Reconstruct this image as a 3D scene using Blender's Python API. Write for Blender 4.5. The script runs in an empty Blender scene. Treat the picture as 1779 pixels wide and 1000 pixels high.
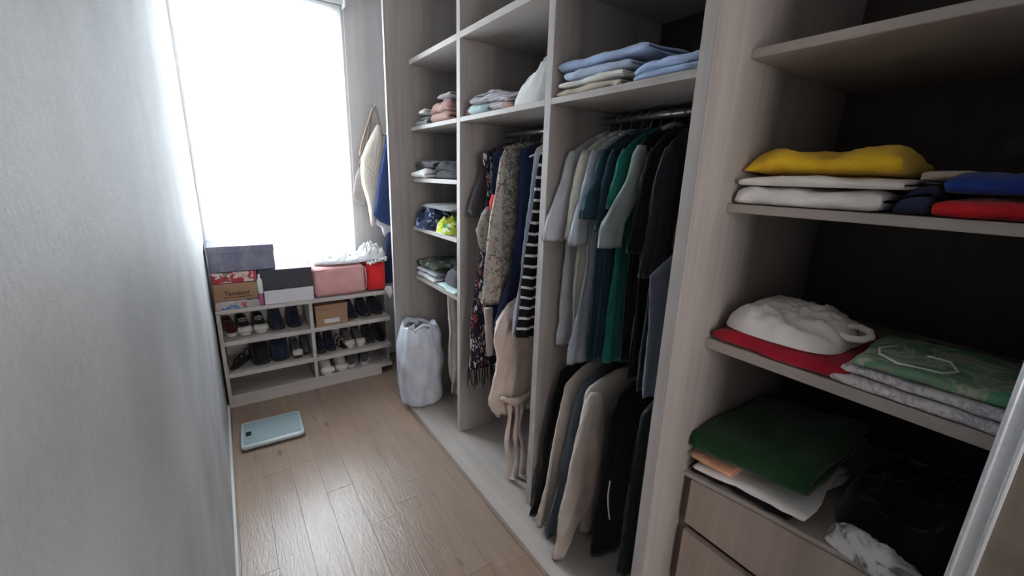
import bpy, bmesh, math, random
from mathutils import Vector, Matrix, noise

# ---------------------------------------------------------------- camera, world, lights, exposure
COL = bpy.context.scene.collection
SC = bpy.context.scene
YAW, PITCH, ROLL, FPX = .6091, .2582, .0325, 724.43
cy, sy, cp, sp, cr, sr = math.cos(YAW), math.sin(YAW), math.cos(PITCH), math.sin(PITCH), math.cos(ROLL), math.sin(ROLL)
fwd = Vector((sy*cp, cy*cp, -sp)); rgt = Vector((cy, -sy, 0)); upv = rgt.cross(fwd)
rr = rgt*cr + upv*sr; uu = -rgt*sr + upv*cr
cam_d = bpy.data.cameras.new('camera'); cam = bpy.data.objects.new('camera', cam_d); COL.objects.link(cam)
cam_d.sensor_width = 36; cam_d.lens = FPX/1779*36; cam_d.clip_start = .02; cam_d.clip_end = 60
M = Matrix((rr, uu, -fwd)).transposed().to_4x4(); M.translation = Vector((0, 0, 1.5)); cam.matrix_world = M
SC.camera = cam
W = bpy.data.worlds.new('sky'); SC.world = W; W.use_nodes = True
W.node_tree.nodes['Background'].inputs[0].default_value = (.86, .93, 1, 1)
W.node_tree.nodes['Background'].inputs[1].default_value = .6
def area(name, loc, rot, sx, sy_, e, col):
    d = bpy.data.lights.new(name, 'AREA'); d.shape = 'RECTANGLE'; d.size = sx; d.size_y = sy_; d.energy = e; d.color = col
    o = bpy.data.objects.new(name, d); COL.objects.link(o); o.location = loc; o.rotation_euler = rot; return o
area('daylight_window', (.36, 3.95, 1.75), (math.radians(-90), 0, 0), 1.5, 2.3, 620, (.87, .94, 1))
area('daylight_doorway', (.36, -1.5, 1.45), (math.radians(90), 0, 0), .66, 1.3, 26, (1, .91, .86))
SC.view_settings.view_transform = 'Standard'; SC.view_settings.look = 'None'
SC.view_settings.gamma = 1; SC.view_settings.use_curve_mapping = False
SC.view_settings.exposure = 0.0

# ---------------------------------------------------------------- helpers
def fr(v, s=0): return noise.noise(Vector(v) + Vector((s*7.31, s*3.77, s*1.13)))
def link(name, me, parent=None, loc=None):
    o = bpy.data.objects.new(name, me); COL.objects.link(o)
    if loc is not None: o.location = loc
    if parent is not None:
        o.parent = parent
    return o
def tag(o, label=None, cat=None, group=None, kind=None):
    if label: o['label'] = label
    if cat: o['category'] = cat
    if group: o['group'] = group
    if kind: o['kind'] = kind
    return o
def thing(name, label, cat, loc, group=None, rz=0):
    o = bpy.data.objects.new(name, None); COL.objects.link(o); o.location = loc; o.rotation_euler = (0, 0, rz)
    o.empty_display_size = .05
    return tag(o, label, cat, group)
class MB:
    """collects geometry in world (or local) coordinates, builds ONE mesh object"""
    def __init__(s): s.v = []; s.f = []; s.sm = []
    def add(s, v, f, smooth=True):
        k = len(s.v); s.v += [tuple(p) for p in v]; s.f += [tuple(i+k for i in q) for q in f]; s.sm += [smooth]*len(f); return s
    def box(s, x0, x1, y0, y1, z0, z1, b=.0015, mtx=None):
        bm = bmesh.new(); bmesh.ops.create_cube(bm, size=1)
        for p in bm.verts:
            p.co = Vector(((x0+x1)/2+p.co.x*(x1-x0), (y0+y1)/2+p.co.y*(y1-y0), (z0+z1)/2+p.co.z*(z1-z0)))
        if b: bmesh.ops.bevel(bm, geom=bm.edges[:], offset=b, segments=1, affect='EDGES')
        if mtx is not None: bm.transform(mtx)
        bm.verts.ensure_lookup_table(); bm.normal_update()
        s.add([p.co[:] for p in bm.verts], [[q.index for q in f.verts] for f in bm.faces], False); bm.free(); return s
    def tube(s, pts, r, n=8, rad=None):
        pts = [Vector(p) for p in pts]; v = []; f = []; prev = None
        for i, p in enumerate(pts):
            t = (pts[min(i+1, len(pts)-1)]-pts[max(i-1, 0)]).normalized()
            a = prev if prev is not None else (Vector((0, 0, 1)) if abs(t.z) < .9 else Vector((1, 0, 0)))
            a = (a - t*a.dot(t)).normalized(); prev = a; b = t.cross(a)
            q = rad[i] if rad else r
            for j in range(n):
                an = 2*math.pi*j/n; v.append(p + (a*math.cos(an)+b*math.sin(an))*q)
        for i in range(len(pts)-1):
            for j in range(n):
                f.append((i*n+j, i*n+(j+1) % n, (i+1)*n+(j+1) % n, (i+1)*n+j))
        f.append(tuple(range(n))[::-1]); f.append(tuple((len(pts)-1)*n+j for j in range(n)))
        return s.add(v, f)
    def build(s, name, mat, parent=None, loc=(0, 0, 0), local=False):
        L = Vector(loc)
        if parent is not None and not local: L = Vector(parent.location)
        vv = s.v if local else [tuple(Vector(p)-L) for p in s.v]
        me = bpy.data.meshes.new(name); me.from_pydata(vv, [], s.f); me.update()
        me.polygons.foreach_set('use_smooth', s.sm)
        me.materials.append(mat)
        bm = bmesh.new(); bm.from_mesh(me); bmesh.ops.recalc_face_normals(bm, faces=bm.faces); bm.to_mesh(me); bm.free()
        return link(name, me, parent, None if (parent is not None) else L)

# ---------------------------------------------------------------- materials
def nmat(name, rough=.8, spec=.3):
    m = bpy.data.materials.new(name); m.use_nodes = True; nt = m.node_tree; b = nt.nodes['Principled BSDF']
    b.inputs['Roughness'].default_value = rough; b.inputs['Specular IOR Level'].default_value = spec
    return m, nt, b
def N(nt, t, **kw):
    n = nt.nodes.new(t)
    for k, v in kw.items():
        if k.startswith('_'): setattr(n, k[1:], v)
        else: n.inputs[k.replace('__', ' ')].default_value = v
    return n
def coords(nt, scale=(1, 1, 1), kind='Object'):
    tc = N(nt, 'ShaderNodeTexCoord'); mp = N(nt, 'ShaderNodeMapping'); mp.inputs['Scale'].default_value = scale
    nt.links.new(tc.outputs[kind], mp.inputs[0]); return mp.outputs[0]
def ramp(nt, src, stops, interp='LINEAR'):
    r = nt.nodes.new('ShaderNodeValToRGB'); r.color_ramp.interpolation = interp
    e = r.color_ramp.elements
    e[0].position, e[0].color = stops[0][0], (*stops[0][1], 1)
    e[1].position, e[1].color = stops[-1][0], (*stops[-1][1], 1)
    for p, c in stops[1:-1]:
        q = e.new(p); q.color = (*c, 1)
    nt.links.new(src, r.inputs[0]); return r.outputs[0]
def bump(nt, b, h, strength, dist):
    n = N(nt, 'ShaderNodeBump'); n.inputs['Strength'].default_value = strength; n.inputs['Distance'].default_value = dist
    nt.links.new(h, n.inputs['Height']); nt.links.new(n.outputs[0], b.inputs['Normal'])
def wood(name, c1, c2, axis='z', rough=.5, spec=.3):
    m, nt, b = nmat(name, rough, spec)
    sc = {'z': (42, 42, 1.6), 'y': (42, 1.6, 42), 'x': (1.6, 42, 42)}[axis]
    co = coords(nt, sc); n1 = N(nt, 'ShaderNodeTexNoise', Scale=1.0, Detail=6.0, Roughness=.65); nt.links.new(co, n1.inputs['Vector'])
    co2 = coords(nt, tuple(s*.22 for s in sc)); n2 = N(nt, 'ShaderNodeTexNoise', Scale=1.0, Detail=3.0); nt.links.new(co2, n2.inputs['Vector'])
    mx = N(nt, 'ShaderNodeMath', _operation='ADD'); nt.links.new(n1.outputs[0], mx.inputs[0]); nt.links.new(n2.outputs[0], mx.inputs[1])
    hv = N(nt, 'ShaderNodeMath', _operation='MULTIPLY'); hv.inputs[1].default_value = .5; nt.links.new(mx.outputs[0], hv.inputs[0])
    nt.links.new(ramp(nt, hv.outputs[0], [(.36, c1), (.64, c2)]), b.inputs['Base Color'])
    bump(nt, b, n1.outputs[0], .12, .002); return m
def fabric(name, c, var=.12, rough=.92, bscale=260, bs=.25):
    m, nt, b = nmat(name, rough, .15)
    co = coords(nt); n = N(nt, 'ShaderNodeTexNoise', Scale=14.0, Detail=5.0); nt.links.new(co, n.inputs['Vector'])
    lo = tuple(max(0, q*(1-var)) for q in c); hi = tuple(min(1, q*(1+var)) for q in c)
    nt.links.new(ramp(nt, n.outputs[0], [(.3, lo), (.7, hi)]), b.inputs['Base Color'])
    n2 = N(nt, 'ShaderNodeTexNoise', Scale=float(bscale), Detail=2.0); nt.links.new(co, n2.inputs['Vector'])
    bump(nt, b, n2.outputs[0], bs, .0012)
    b.inputs['Sheen Weight'].default_value = .15
    return m
def plain(name, c, rough=.5, spec=.4, metal=0):
    m, nt, b = nmat(name, rough, spec); b.inputs['Base Color'].default_value = (*c, 1); b.inputs['Metallic'].default_value = metal
    co = coords(nt); n = N(nt, 'ShaderNodeTexNoise', Scale=90.0); nt.links.new(co, n.inputs['Vector'])
    lo = tuple(q*.94 for q in c); hi = tuple(min(1, q*1.05) for q in c)
    nt.links.new(ramp(nt, n.outputs[0], [(.3, lo), (.7, hi)]), b.inputs['Base Color'])
    return m
def printed(name, stops, scale=22, kind='vor', rough=.9, stretch=(1, 1, 1)):
    m, nt, b = nmat(name, rough, .2)
    co = coords(nt, stretch)
    if kind == 'vor':
        n0 = N(nt, 'ShaderNodeTexNoise', Scale=scale*.7, Detail=2.0); nt.links.new(co, n0.inputs['Vector'])
        mx = N(nt, 'ShaderNodeMixRGB', _blend_type='ADD'); mx.inputs[0].default_value = .09
        nt.links.new(co, mx.inputs[1]); nt.links.new(n0.outputs['Color'], mx.inputs[2])
        v = N(nt, 'ShaderNodeTexVoronoi', Scale=float(scale)); nt.links.new(mx.outputs[0], v.inputs['Vector'])
        se = N(nt, 'ShaderNodeSeparateColor'); nt.links.new(v.outputs['Color'], se.inputs[0]); src = se.outputs[0]
    else:
        v = N(nt, 'ShaderNodeTexNoise', Scale=float(scale), Detail=4.0, Roughness=.6, Distortion=.8); nt.links.new(co, v.inputs['Vector']); src = v.outputs[0]
    nt.links.new(ramp(nt, src, stops, 'CONSTANT' if kind == 'vor' else 'LINEAR'), b.inputs['Base Color'])
    return m
def stripes(name, c1, c2, pitch, duty, axis=2, warp=.0):
    m, nt, b = nmat(name, .9, .2)
    co = coords(nt); sep = N(nt, 'ShaderNodeSeparateXYZ'); nt.links.new(co, sep.inputs[0])
    src = sep.outputs[axis]
    if warp:
        n = N(nt, 'ShaderNodeTexNoise', Scale=5.0); nt.links.new(co, n.inputs['Vector'])
        a = N(nt, 'ShaderNodeMath', _operation='MULTIPLY_ADD'); a.inputs[1].default_value = warp; nt.links.new(n.outputs[0], a.inputs[0]); nt.links.new(src, a.inputs[2]); src = a.outputs[0]
    d = N(nt, 'ShaderNodeMath', _operation='DIVIDE'); d.inputs[1].default_value = pitch; nt.links.new(src, d.inputs[0])
    f = N(nt, 'ShaderNodeMath', _operation='FRACT'); nt.links.new(d.outputs[0], f.inputs[0])
    nt.links.new(ramp(nt, f.outputs[0], [(0, c1), (duty, c2)], 'CONSTANT'), b.inputs['Base Color'])
    return m

WD = wood('pale_wood', (.285, .262, .25), (.40, .37, .355))
WDY = wood('pale_wood_shelf', (.33, .295, .27), (.43, .395, .365), 'y')
BACK = wood('shade_toned_backboard', (.036, .029, .026), (.055, .046, .042))  # shade of the deep interior is put into this near-black wood colour
DRW = wood('drawer_wood', (.33, .27, .235), (.43, .36, .32), 'z')
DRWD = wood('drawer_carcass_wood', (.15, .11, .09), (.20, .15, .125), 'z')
RACKW = wood('rack_wood', (.43, .40, .385), (.55, .52, .50), 'x')
WALLP = wood('grey_wall_panel', (.40, .38, .37), (.50, .48, .465))

# plaster wall
PLA, nt, b = nmat('grey_plaster', .55, .35)
co = coords(nt); n1 = N(nt, 'ShaderNodeTexNoise', Scale=3.0, Detail=5.0); nt.links.new(co, n1.inputs['Vector'])
cs = coords(nt, (1, 1, .55)); n2 = N(nt, 'ShaderNodeTexNoise', Scale=120.0, Detail=7.0, Roughness=.75); nt.links.new(cs, n2.inputs['Vector'])
ad = N(nt, 'ShaderNodeMath', _operation='MULTIPLY_ADD'); ad.inputs[1].default_value = .45; nt.links.new(n2.outputs[0], ad.inputs[0]); nt.links.new(n1.outputs[0], ad.inputs[2])
nt.links.new(ramp(nt, ad.outputs[0], [(.52, (.41, .415, .425)), (.92, (.60, .61, .62))]), b.inputs['Base Color'])
bump(nt, b, n2.outputs[0], .6, .006)
WHITE = plain('white_paint', (.72, .72, .72), .6)
ROOMW = plain('room_paint', (.25, .24, .235), .7)
# floor plank
def plankmat(name, c1, c2):
    m, nt, b = nmat(name, .34, .5)
    co = coords(nt, (38, 2.2, 38)); n1 = N(nt, 'ShaderNodeTexNoise', Scale=1.0, Detail=6.0, Roughness=.62, Distortion=.4); nt.links.new(co, n1.inputs['Vector'])
    col = ramp(nt, n1.outputs[0], [(.3, c1), (.7, c2)])
    ck = coords(nt, (7, 2.5, 7)); vk = N(nt, 'ShaderNodeTexVoronoi', Scale=1.0); nt.links.new(ck, vk.inputs['Vector'])
    kn = ramp(nt, vk.outputs['Distance'], [(.05, (.45, .36, .3)), (.11, (1, 1, 1))])
    mx = N(nt, 'ShaderNodeMixRGB', _blend_type='MULTIPLY'); mx.inputs[0].default_value = .8
    nt.links.new(col, mx.inputs[1]); nt.links.new(kn, mx.inputs[2]); nt.links.new(mx.outputs[0], b.inputs['Base Color'])
    cw = coords(nt, (1, .16, 1)); wv = N(nt, 'ShaderNodeTexNoise', Scale=75.0, Detail=3.0, Distortion=1.5); nt.links.new(cw, wv.inputs['Vector'])
    bump(nt, b, wv.outputs[0], .5, .0022)
    nt.links.new(ramp(nt, n1.outputs[0], [(.3, (.27,)*3), (.7, (.33,)*3)]), b.inputs['Roughness'])
    return m
PLK = [plankmat('floor_plank_%s' % k, a, c) for k, a, c in (
    ('warm', (.245, .165, .120), (.30, .215, .165)), ('grey', (.235, .168, .128), (.295, .22, .175)), ('dark', (.225, .152, .113), (.28, .20, .155)))]
METAL = plain('brushed_metal', (.62, .63, .65), .3, .5, .9)
ALU = plain('silver_aluminium', (.60, .64, .68), .35, .5, .6)
DOORP, nt, b = nmat('taupe_door_panel', .35, .4)
co = coords(nt); n1 = N(nt, 'ShaderNodeTexNoise', Scale=12.0, Detail=4.0); nt.links.new(co, n1.inputs['Vector'])
nt.links.new(ramp(nt, n1.outputs[0], [(.3, (.10, .09, .072)), (.7, (.135, .122, .10))]), b.inputs['Base Color'])
GLASS = bpy.data.materials.new('window_glass'); GLASS.use_nodes = True; nt = GLASS.node_tree; nt.nodes.clear()
o_ = N(nt, 'ShaderNodeOutputMaterial'); t_ = N(nt, 'ShaderNodeBsdfTransparent'); g_ = N(nt, 'ShaderNodeBsdfGlossy', Roughness=.02); m_ = N(nt, 'ShaderNodeMixShader'); m_.inputs[0].default_value = .06
nt.links.new(t_.outputs[0], m_.inputs[1]); nt.links.new(g_.outputs[0], m_.inputs[2]); nt.links.new(m_.outputs[0], o_.inputs[0])
BLIND = bpy.data.materials.new('white_blind_cloth'); BLIND.use_nodes = True; nt = BLIND.node_tree; nt.nodes.clear()
o_ = N(nt, 'ShaderNodeOutputMaterial'); d_ = N(nt, 'ShaderNodeBsdfDiffuse'); t_ = N(nt, 'ShaderNodeBsdfTranslucent'); m_ = N(nt, 'ShaderNodeMixShader'); m_.inputs[0].default_value = .55
co = coords(nt, (1, 1, 1)); n1 = N(nt, 'ShaderNodeTexNoise', Scale=160.0); nt.links.new(co, n1.inputs['Vector'])
cc = ramp(nt, n1.outputs[0], [(.3, (.84, .87, .88)), (.7, (.9, .92, .93))])
nt.links.new(cc, d_.inputs[0]); nt.links.new(cc, t_.inputs[0])
nt.links.new(d_.outputs[0], m_.inputs[1]); nt.links.new(t_.outputs[0], m_.inputs[2]); nt.links.new(m_.outputs[0], o_.inputs[0])

# ---------------------------------------------------------------- room shell
XL, XR_, YF, YN, ZC = -.117, 1.60, 3.35, -1.3, 2.72
def struct(name, mb, mat): return tag(mb.build(name, mat), kind='structure')
struct('wall_left', MB().box(XL-.12, XL, YN-.1, YF+.12, -.02, ZC, 0), PLA)
WX0, WX1, WZ0, WZ1 = -.06, .79, .90, 2.52
w = MB()
w.box(XL, WX0, YF, YF+.12, -.02, ZC, 0).box(WX1, XR_, YF, YF+.12, -.02, ZC, 0).box(WX0, WX1, YF, YF+.12, -.02, WZ0, 0).box(WX0, WX1, YF, YF+.12, WZ1, ZC, 0)
struct('wall_far', w, WALLP)
struct('wall_right', MB().box(XR_, XR_+.1, YN-.1, YF+.12, -.02, ZC, 0), ROOMW)
w = MB().box(XL, .02, YN-.1, YN, -.02, ZC, 0).box(.72, XR_, YN-.1, YN, -.02, ZC, 0).box(.02, .72, YN-.1, YN, 2.1, ZC, 0)
struct('wall_near', w, ROOMW)
struct('ceiling', MB().box(XL-.12, XR_+.1, YN-.1, YF+.12, ZC, ZC+.1, 0), WHITE)
struct('baseboard_left', MB().box(XL, XL+.012, YN, 2.985, 0, .035, .003), WHITE)
fl = struct('floor', MB().box(XL-.12, XR_+.1, YN-.1, YF+.12, -.06, -.008, 0), DRWD)
random.seed(5)
pw = .12; k = 0
for i in range(-2, 9):
    xa = .02+pw*i; xb = xa+pw
    xa = max(xa, XL); xb = min(xb, 1.02)
    if xb-xa < .01: continue
    yy = YN + random.uniform(-.9, 0)
    while yy < YF:
        ln = random.choice((.62, .84, 1.05)); ya = max(yy, YN); yb = min(yy+ln, YF)
        if yb-ya > .03:
            MB().box(xa+.00025, xb-.00025, ya+.00025, yb-.00025, -.0085, random.uniform(-.0003, 0), .0007).build('plank', PLK[random.randrange(3)], fl)
        yy += ln
# window behind the blind
wn = thing('window_1', 'white framed window behind the roller blind at the end of the room', None, ((WX0+WX1)/2, YF+.06, WZ0)); wn['kind'] = 'structure'
fm = MB()
for a, b_, c, d in ((WX0, WX0+.045, WZ0, WZ1), (WX1-.045, WX1, WZ0, WZ1), (WX0, WX1, WZ0, WZ0+.045), (WX0, WX1, WZ1-.045, WZ1), ((WX0+WX1)/2-.02, (WX0+WX1)/2+.02, WZ0, WZ1)):
    fm.box(a, b_, YF+.04, YF+.08, c, d)
fm.build('window_frame', WHITE, wn)
MB().box(WX0+.04, (WX0+WX1)/2-.018, YF+.058, YF+.062, WZ0+.04, WZ1-.04, 0).build('pane', GLASS, wn)
MB().box((WX0+WX1)/2+.018, WX1-.04, YF+.058, YF+.062, WZ0+.04, WZ1-.04, 0).build('pane', GLASS, wn)
# roller blind
BX0, BX1 = -.108, .828
rb = thing('roller_blind', 'white roller blind glowing with daylight over the window', 'blind', (.36, YF-.02, .74))
g = MB(); v = []; f = []
for j in range(41):
    z = .76+(2.585-.76)*j/40
    for i in range(31):
        x = BX0+(BX1-BX0)*i/30; v.append((x, YF-.022+.0025*fr((x*2.5, z*.8, 0), 3), z))
for j in range(40):
    for i in range(30): f.append((j*31+i, j*31+i+1, (j+1)*31+i+1, (j+1)*31+i))
g.add(v, f).build('blind_fabric', BLIND, rb)
MB().tube([(BX0, YF-.022, .752), (BX1, YF-.022, .752)], .011).build('bottom_bar', WHITE, rb)
MB().tube([(BX0-.002, YF-.05, 2.615), (BX1+.01, YF-.05, 2.615)], .03, 14).build('roller_tube', WHITE, rb)
MB().box(BX1+.01, BX1+.02, YF-.09, YF, 2.57, 2.66).build('bracket', WHITE, rb)
MB().tube([(BX1+.012, YF-.045, 2.6), (BX1+.013, YF-.045, 1.8), (BX1+.012, YF-.04, 1.35)], .0022, 6).build('pull_cord', WHITE, rb)

# ---------------------------------------------------------------- wardrobe with hanging bays
XF, XS, XB = .8715, 1.0123, 1.575
Y0, D1, D2, D3 = 2.585, (1.941, 1.977), (1.247, 1.283), (.552, .588)
wr = thing('wardrobe', 'tall pale wood open wardrobe with three bays along the right wall', 'wardrobe', (1.2, 1.6, 0))
MB().box(XF, XB, Y0, Y0+.027, 0, 2.68).build('side_panel', WD, wr)
MB().box(XF, XB, D3[0], D3[1], 0, 2.68).build('side_panel', WD, wr)
MB().box(XS, XB, D1[0], D1[1], .034, 2.68).build('divider', WD, wr)
MB().box(XS, XB, D2[0], D2[1], .034, 2.68).build('divider', WD, wr)
bb = MB().box(XF, XB, D3[1], Y0, .004, .034).build('base_board', WDY, wr)
MB().box(XF, XB, D3[1], Y0, 2.66, 2.68).build('top_board', WDY, wr)
MB().box(XF-.004, XF, D3[1], Y0, 0, .012, 0).build('base_trim', PLK[2], wr)
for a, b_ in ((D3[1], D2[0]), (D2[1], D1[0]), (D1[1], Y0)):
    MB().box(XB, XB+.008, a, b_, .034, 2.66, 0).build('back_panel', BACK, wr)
for a, b_ in ((D3[1], D2[0]), (D2[1], D1[0]), (D1[1], Y0)):
    MB().box(XS, XB, a, b_, 2.121, 2.149).build('shelf', WDY, wr)
    MB().box(XS, XB, a, b_, 1.755, 1.777).build('shelf', WDY, wr)
for z in (1.457, 1.156, .836):
    MB().box(XS, XB, D1[1], Y0, z, z+.024).build('shelf', WDY, wr)
RX = 1.275
for a, b_, z in ((D3[1], D2[0], 1.722), (D2[1], D1[0], 1.712), (D3[1], D2[0], .822)):
    rd = MB().tube([(RX, a+.001, z), (RX, b_-.001, z)], .0125, 14).build('closet_rod', METAL, wr)
    for q in (a+.004, b_-.004):
        MB().tube([(RX, q-.004, z), (RX, q+.004, z)], .021, 14).build('rod_socket', METAL, rd, local=False) if False else None
# ---------------------------------------------------------------- right shelf cabinet with drawers
cb = thing('shelf_cabinet', 'pale wood shelf cabinet with drawers nearest the camera on the right', 'cabinet', (1.2, 0, 0))
YC = -.62
MB().box(XF+.02, XB, YC-.036, YC, 0, 2.68).build('side_panel', WD, cb)
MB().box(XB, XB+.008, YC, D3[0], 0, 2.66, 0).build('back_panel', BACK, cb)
MB().box(XF, XB, YC, D3[0], 2.66, 2.68).build('top_board', WDY, cb)
MB().box(XF, XB, YC, D3[0]-.001, 0, .034).build('base_board', WDY, cb)
for z, t in ((1.772, .020), (1.436, .020), (1.083, .026)):
    MB().box(XS, XB, YC, D3[0], z, z+t).build('shelf', WDY, cb)
def skew(y):  # the drawer top rises a little towards the near end
    return .045*max(0, min(1, (D3[0]-y)/.35))
def skbox(x0, x1, y0, y1, z0, z1, f0=1, f1=1, n=6):
    m = MB(); v = []; f = []
    for i in range(n+1):
        y = y0+(y1-y0)*i/n
        v += [(x0, y, z0+skew(y)*f0), (x1, y, z0+skew(y)*f0), (x1, y, z1+skew(y)*f1), (x0, y, z1+skew(y)*f1)]
    for i in range(n):
        for j in range(4): f.append((4*i+j, 4*i+(j+1) % 4, 4*i+4+(j+1) % 4, 4*i+4+j))
    f += [(0, 1, 2, 3), (4*n, 4*n+3, 4*n+2, 4*n+1)]
    return m.add(v, f, False)
skbox(XS-.004, XB, YC, D3[0]-.001, .690, .702).build('drawer_unit_top', WDY, cb)
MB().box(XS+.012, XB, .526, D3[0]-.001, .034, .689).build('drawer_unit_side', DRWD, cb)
for z0, z1, fa in ((.549, .688, 1), (.345, .522, 0), (.14, .318, 0)):
    skbox(XS-.008, XS+.012, YC+.03, .524, z0, z1, 0, fa).build('drawer_front', DRW, cb)
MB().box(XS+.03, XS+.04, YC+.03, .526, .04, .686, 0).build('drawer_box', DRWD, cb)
MB().box(XS, XS+.01, YC+.03, .526, .034, .12).build('plinth', WDY, cb)
# sliding door, slid to the near end
sd = thing('sliding_door', 'taupe sliding wardrobe door with silver aluminium edge stile', 'door', (.9, -.3, 0))
MB().box(.893, .903, -.98, .012, .045, 2.63, 0).build('door_panel', DOORP, sd)
MB().box(.884, .914, .006, .034, .040, 2.64, .002).tube([(.883, .010, .05), (.883, .010, 2.63)], .0035, 8).tube([(.883, .030, .05), (.883, .030, 2.63)], .0035, 8).build('stile', ALU, sd)
MB().box(.884, .914, -1.0, -.972, .040, 2.64, .002).build('stile', ALU, sd)
MB().box(.888, .910, -.97, .006, .036, .066).build('bottom_rail', ALU, sd)
MB().box(.888, .910, -.97, .006, 2.61, 2.64).build('top_rail', ALU, sd)

# ---------------------------------------------------------------- shoe rack
RY0, RY1 = 2.99, 3.345
sr_ = thing('shoe_rack', 'low pale wood shoe rack with three tiers under the window', 'shoe rack', (.4, 3.15, 0))
RXL, RXR = -.104, .985
MB().box(RXL, RXL+.022, RY0, RY1, 0, .632).build('side_panel', RACKW, sr_)
MB().box(RXR-.02, RXR, RY0+.12, RY1, 0, .632).build('side_panel', RACKW, sr_)
MB().box(RXL, RXR-.03, RY0-.006, RY1, .634, .660).build('top_board', RACKW, sr_)
MB().box(.413, .435, RY0+.001, RY1, .085, .632).build('divider', RACKW, sr_)
for a, b_ in ((RXL+.022, .413), (.435, RXR-.02)):
    for z0, z1 in ((.422, .452), (.206, .234), (.052, .076)):
        MB().box(a, b_, RY0+.002, RY1, z0, z1).build('shelf', RACKW, sr_)
MB().box(RXL+.022, .88, RY0-.003, RY0+.015, 0, .084).build('plinth', RACKW, sr_)
MB().box(RXL+.022, RXR-.02, RY1-.006, RY1, .08, .632, 0).build('back_panel', RACKW, sr_)
MB().box(.985, 1.30, 2.62, RY0+.02, .634, .660).build('side_ledge', RACKW, sr_)

# ---------------------------------------------------------------- cloth generators
def folded(name, label, x0, x1, y0, y1, z0, h, n, mat, seed, cat='folded cloth', wav=.35, sag=.22, group=None, rz=0, jag=.012, tilt=0.0, rag=0.0, sk=False):
    """a cloth folded n times: a thick ribbon running back and forth, folds at the front"""
    t = h/n; pts = []; cx, cyy = (x0+x1)/2, (y0+y1)/2; r = t*.5
    for k in range(n):
        z = (k+.5)*t; fw = (k % 2 == 1)
        xa, xb = x0+r, x1-r
        rng = [xa+(xb-xa)*i/9 for i in range(10)]
        if fw: rng = rng[::-1]
        pts += [(x, z) for x in rng]
        if k < n-1:
            s = 1 if not fw else -1; xc = xb if s > 0 else xa
            for a in (30, 60, 90, 120, 150):
                an = math.radians(a-90); pts.append((xc+s*r*math.cos(an), z+r+r*math.sin(an)))
    pts = [(x0+x1-x, z) for x, z in pts]  # the folds face the front
    m = 34; V = []; F = []; npt = len(pts); off = r*.90
    out = []
    for i, (x, z) in enumerate(pts):
        a = pts[max(i-1, 0)]; b_ = pts[min(i+1, npt-1)]
        tx, tz = b_[0]-a[0], b_[1]-a[1]; L = math.hypot(tx, tz) or 1
        out.append((x, z, -tz/L, tx/L))
    for j in range(m+1):
        u = math.sin(math.pi/2*(-1+2*j/m)); y = cyy+(y1-y0)/2*u
        for side in (1, -1):
            for i, (x, z, nx, nz) in enumerate(out):
                e = (1-.5*abs(u)**20)*(1, .93, .75, .35)[max(0, 3-min(i, npt-1-i))]
                px, pz = x+nx*off*side*e, z+nz*off*side*e
                fz = pz/h
                px2 = px + jag*fr((y*9, pz*14, 0), seed)*1.2 + jag*.6*fr((y*30, pz*60, 5), seed)
                pz2 = pz*(1-sag*abs(u)**5) + h*wav*fz*(fr((px*7, y*7, 0), seed+1)*.8+.55*fr((px*20, y*20, 2), seed+2)+.3*(.5-abs(fr((px*38, y*38, pz*30), seed+6)))) + tilt*fz*(y-cyy) + (skew(y) if sk else 0)
                pz2 -= h*sag*.6*fz*max(0, (x0+.06-px)/.06)
                py2 = y + jag*.9*fr((px*8, pz*40, 9), seed+3)*(abs(u)) + rag*fr((px*12, pz*30, 3), seed+5)*abs(u)
                V.append((px2, py2, z0+max(pz2, .0008)))
    st = 2*npt
    for j in range(m):
        for side in (0, 1):
            for i in range(npt-1):
                a = j*st+side*npt+i; F.append((a, a+1, a+1+st, a+st))
        for i in (0, npt-1):
            a = j*st+i; b_ = a+npt; F.append((a, b_, b_+st, a+st))
    for j in (0, m):
        for i in range(npt-1):
            a = j*st+i; F.append((a, a+1, a+1+npt, a+npt))
    mb = MB().add(V, F)
    if rz:
        R_ = Matrix.Translation((cx, cyy, 0)) @ Matrix.Rotation(rz, 4, 'Z') @ Matrix.Translation((-cx, -cyy, 0))
        mb.v = [tuple(R_ @ Vector(p)) for p in mb.v]
    return tag(mb.build(name, mat, loc=(cx, cyy, z0)), label, cat, group)

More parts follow.
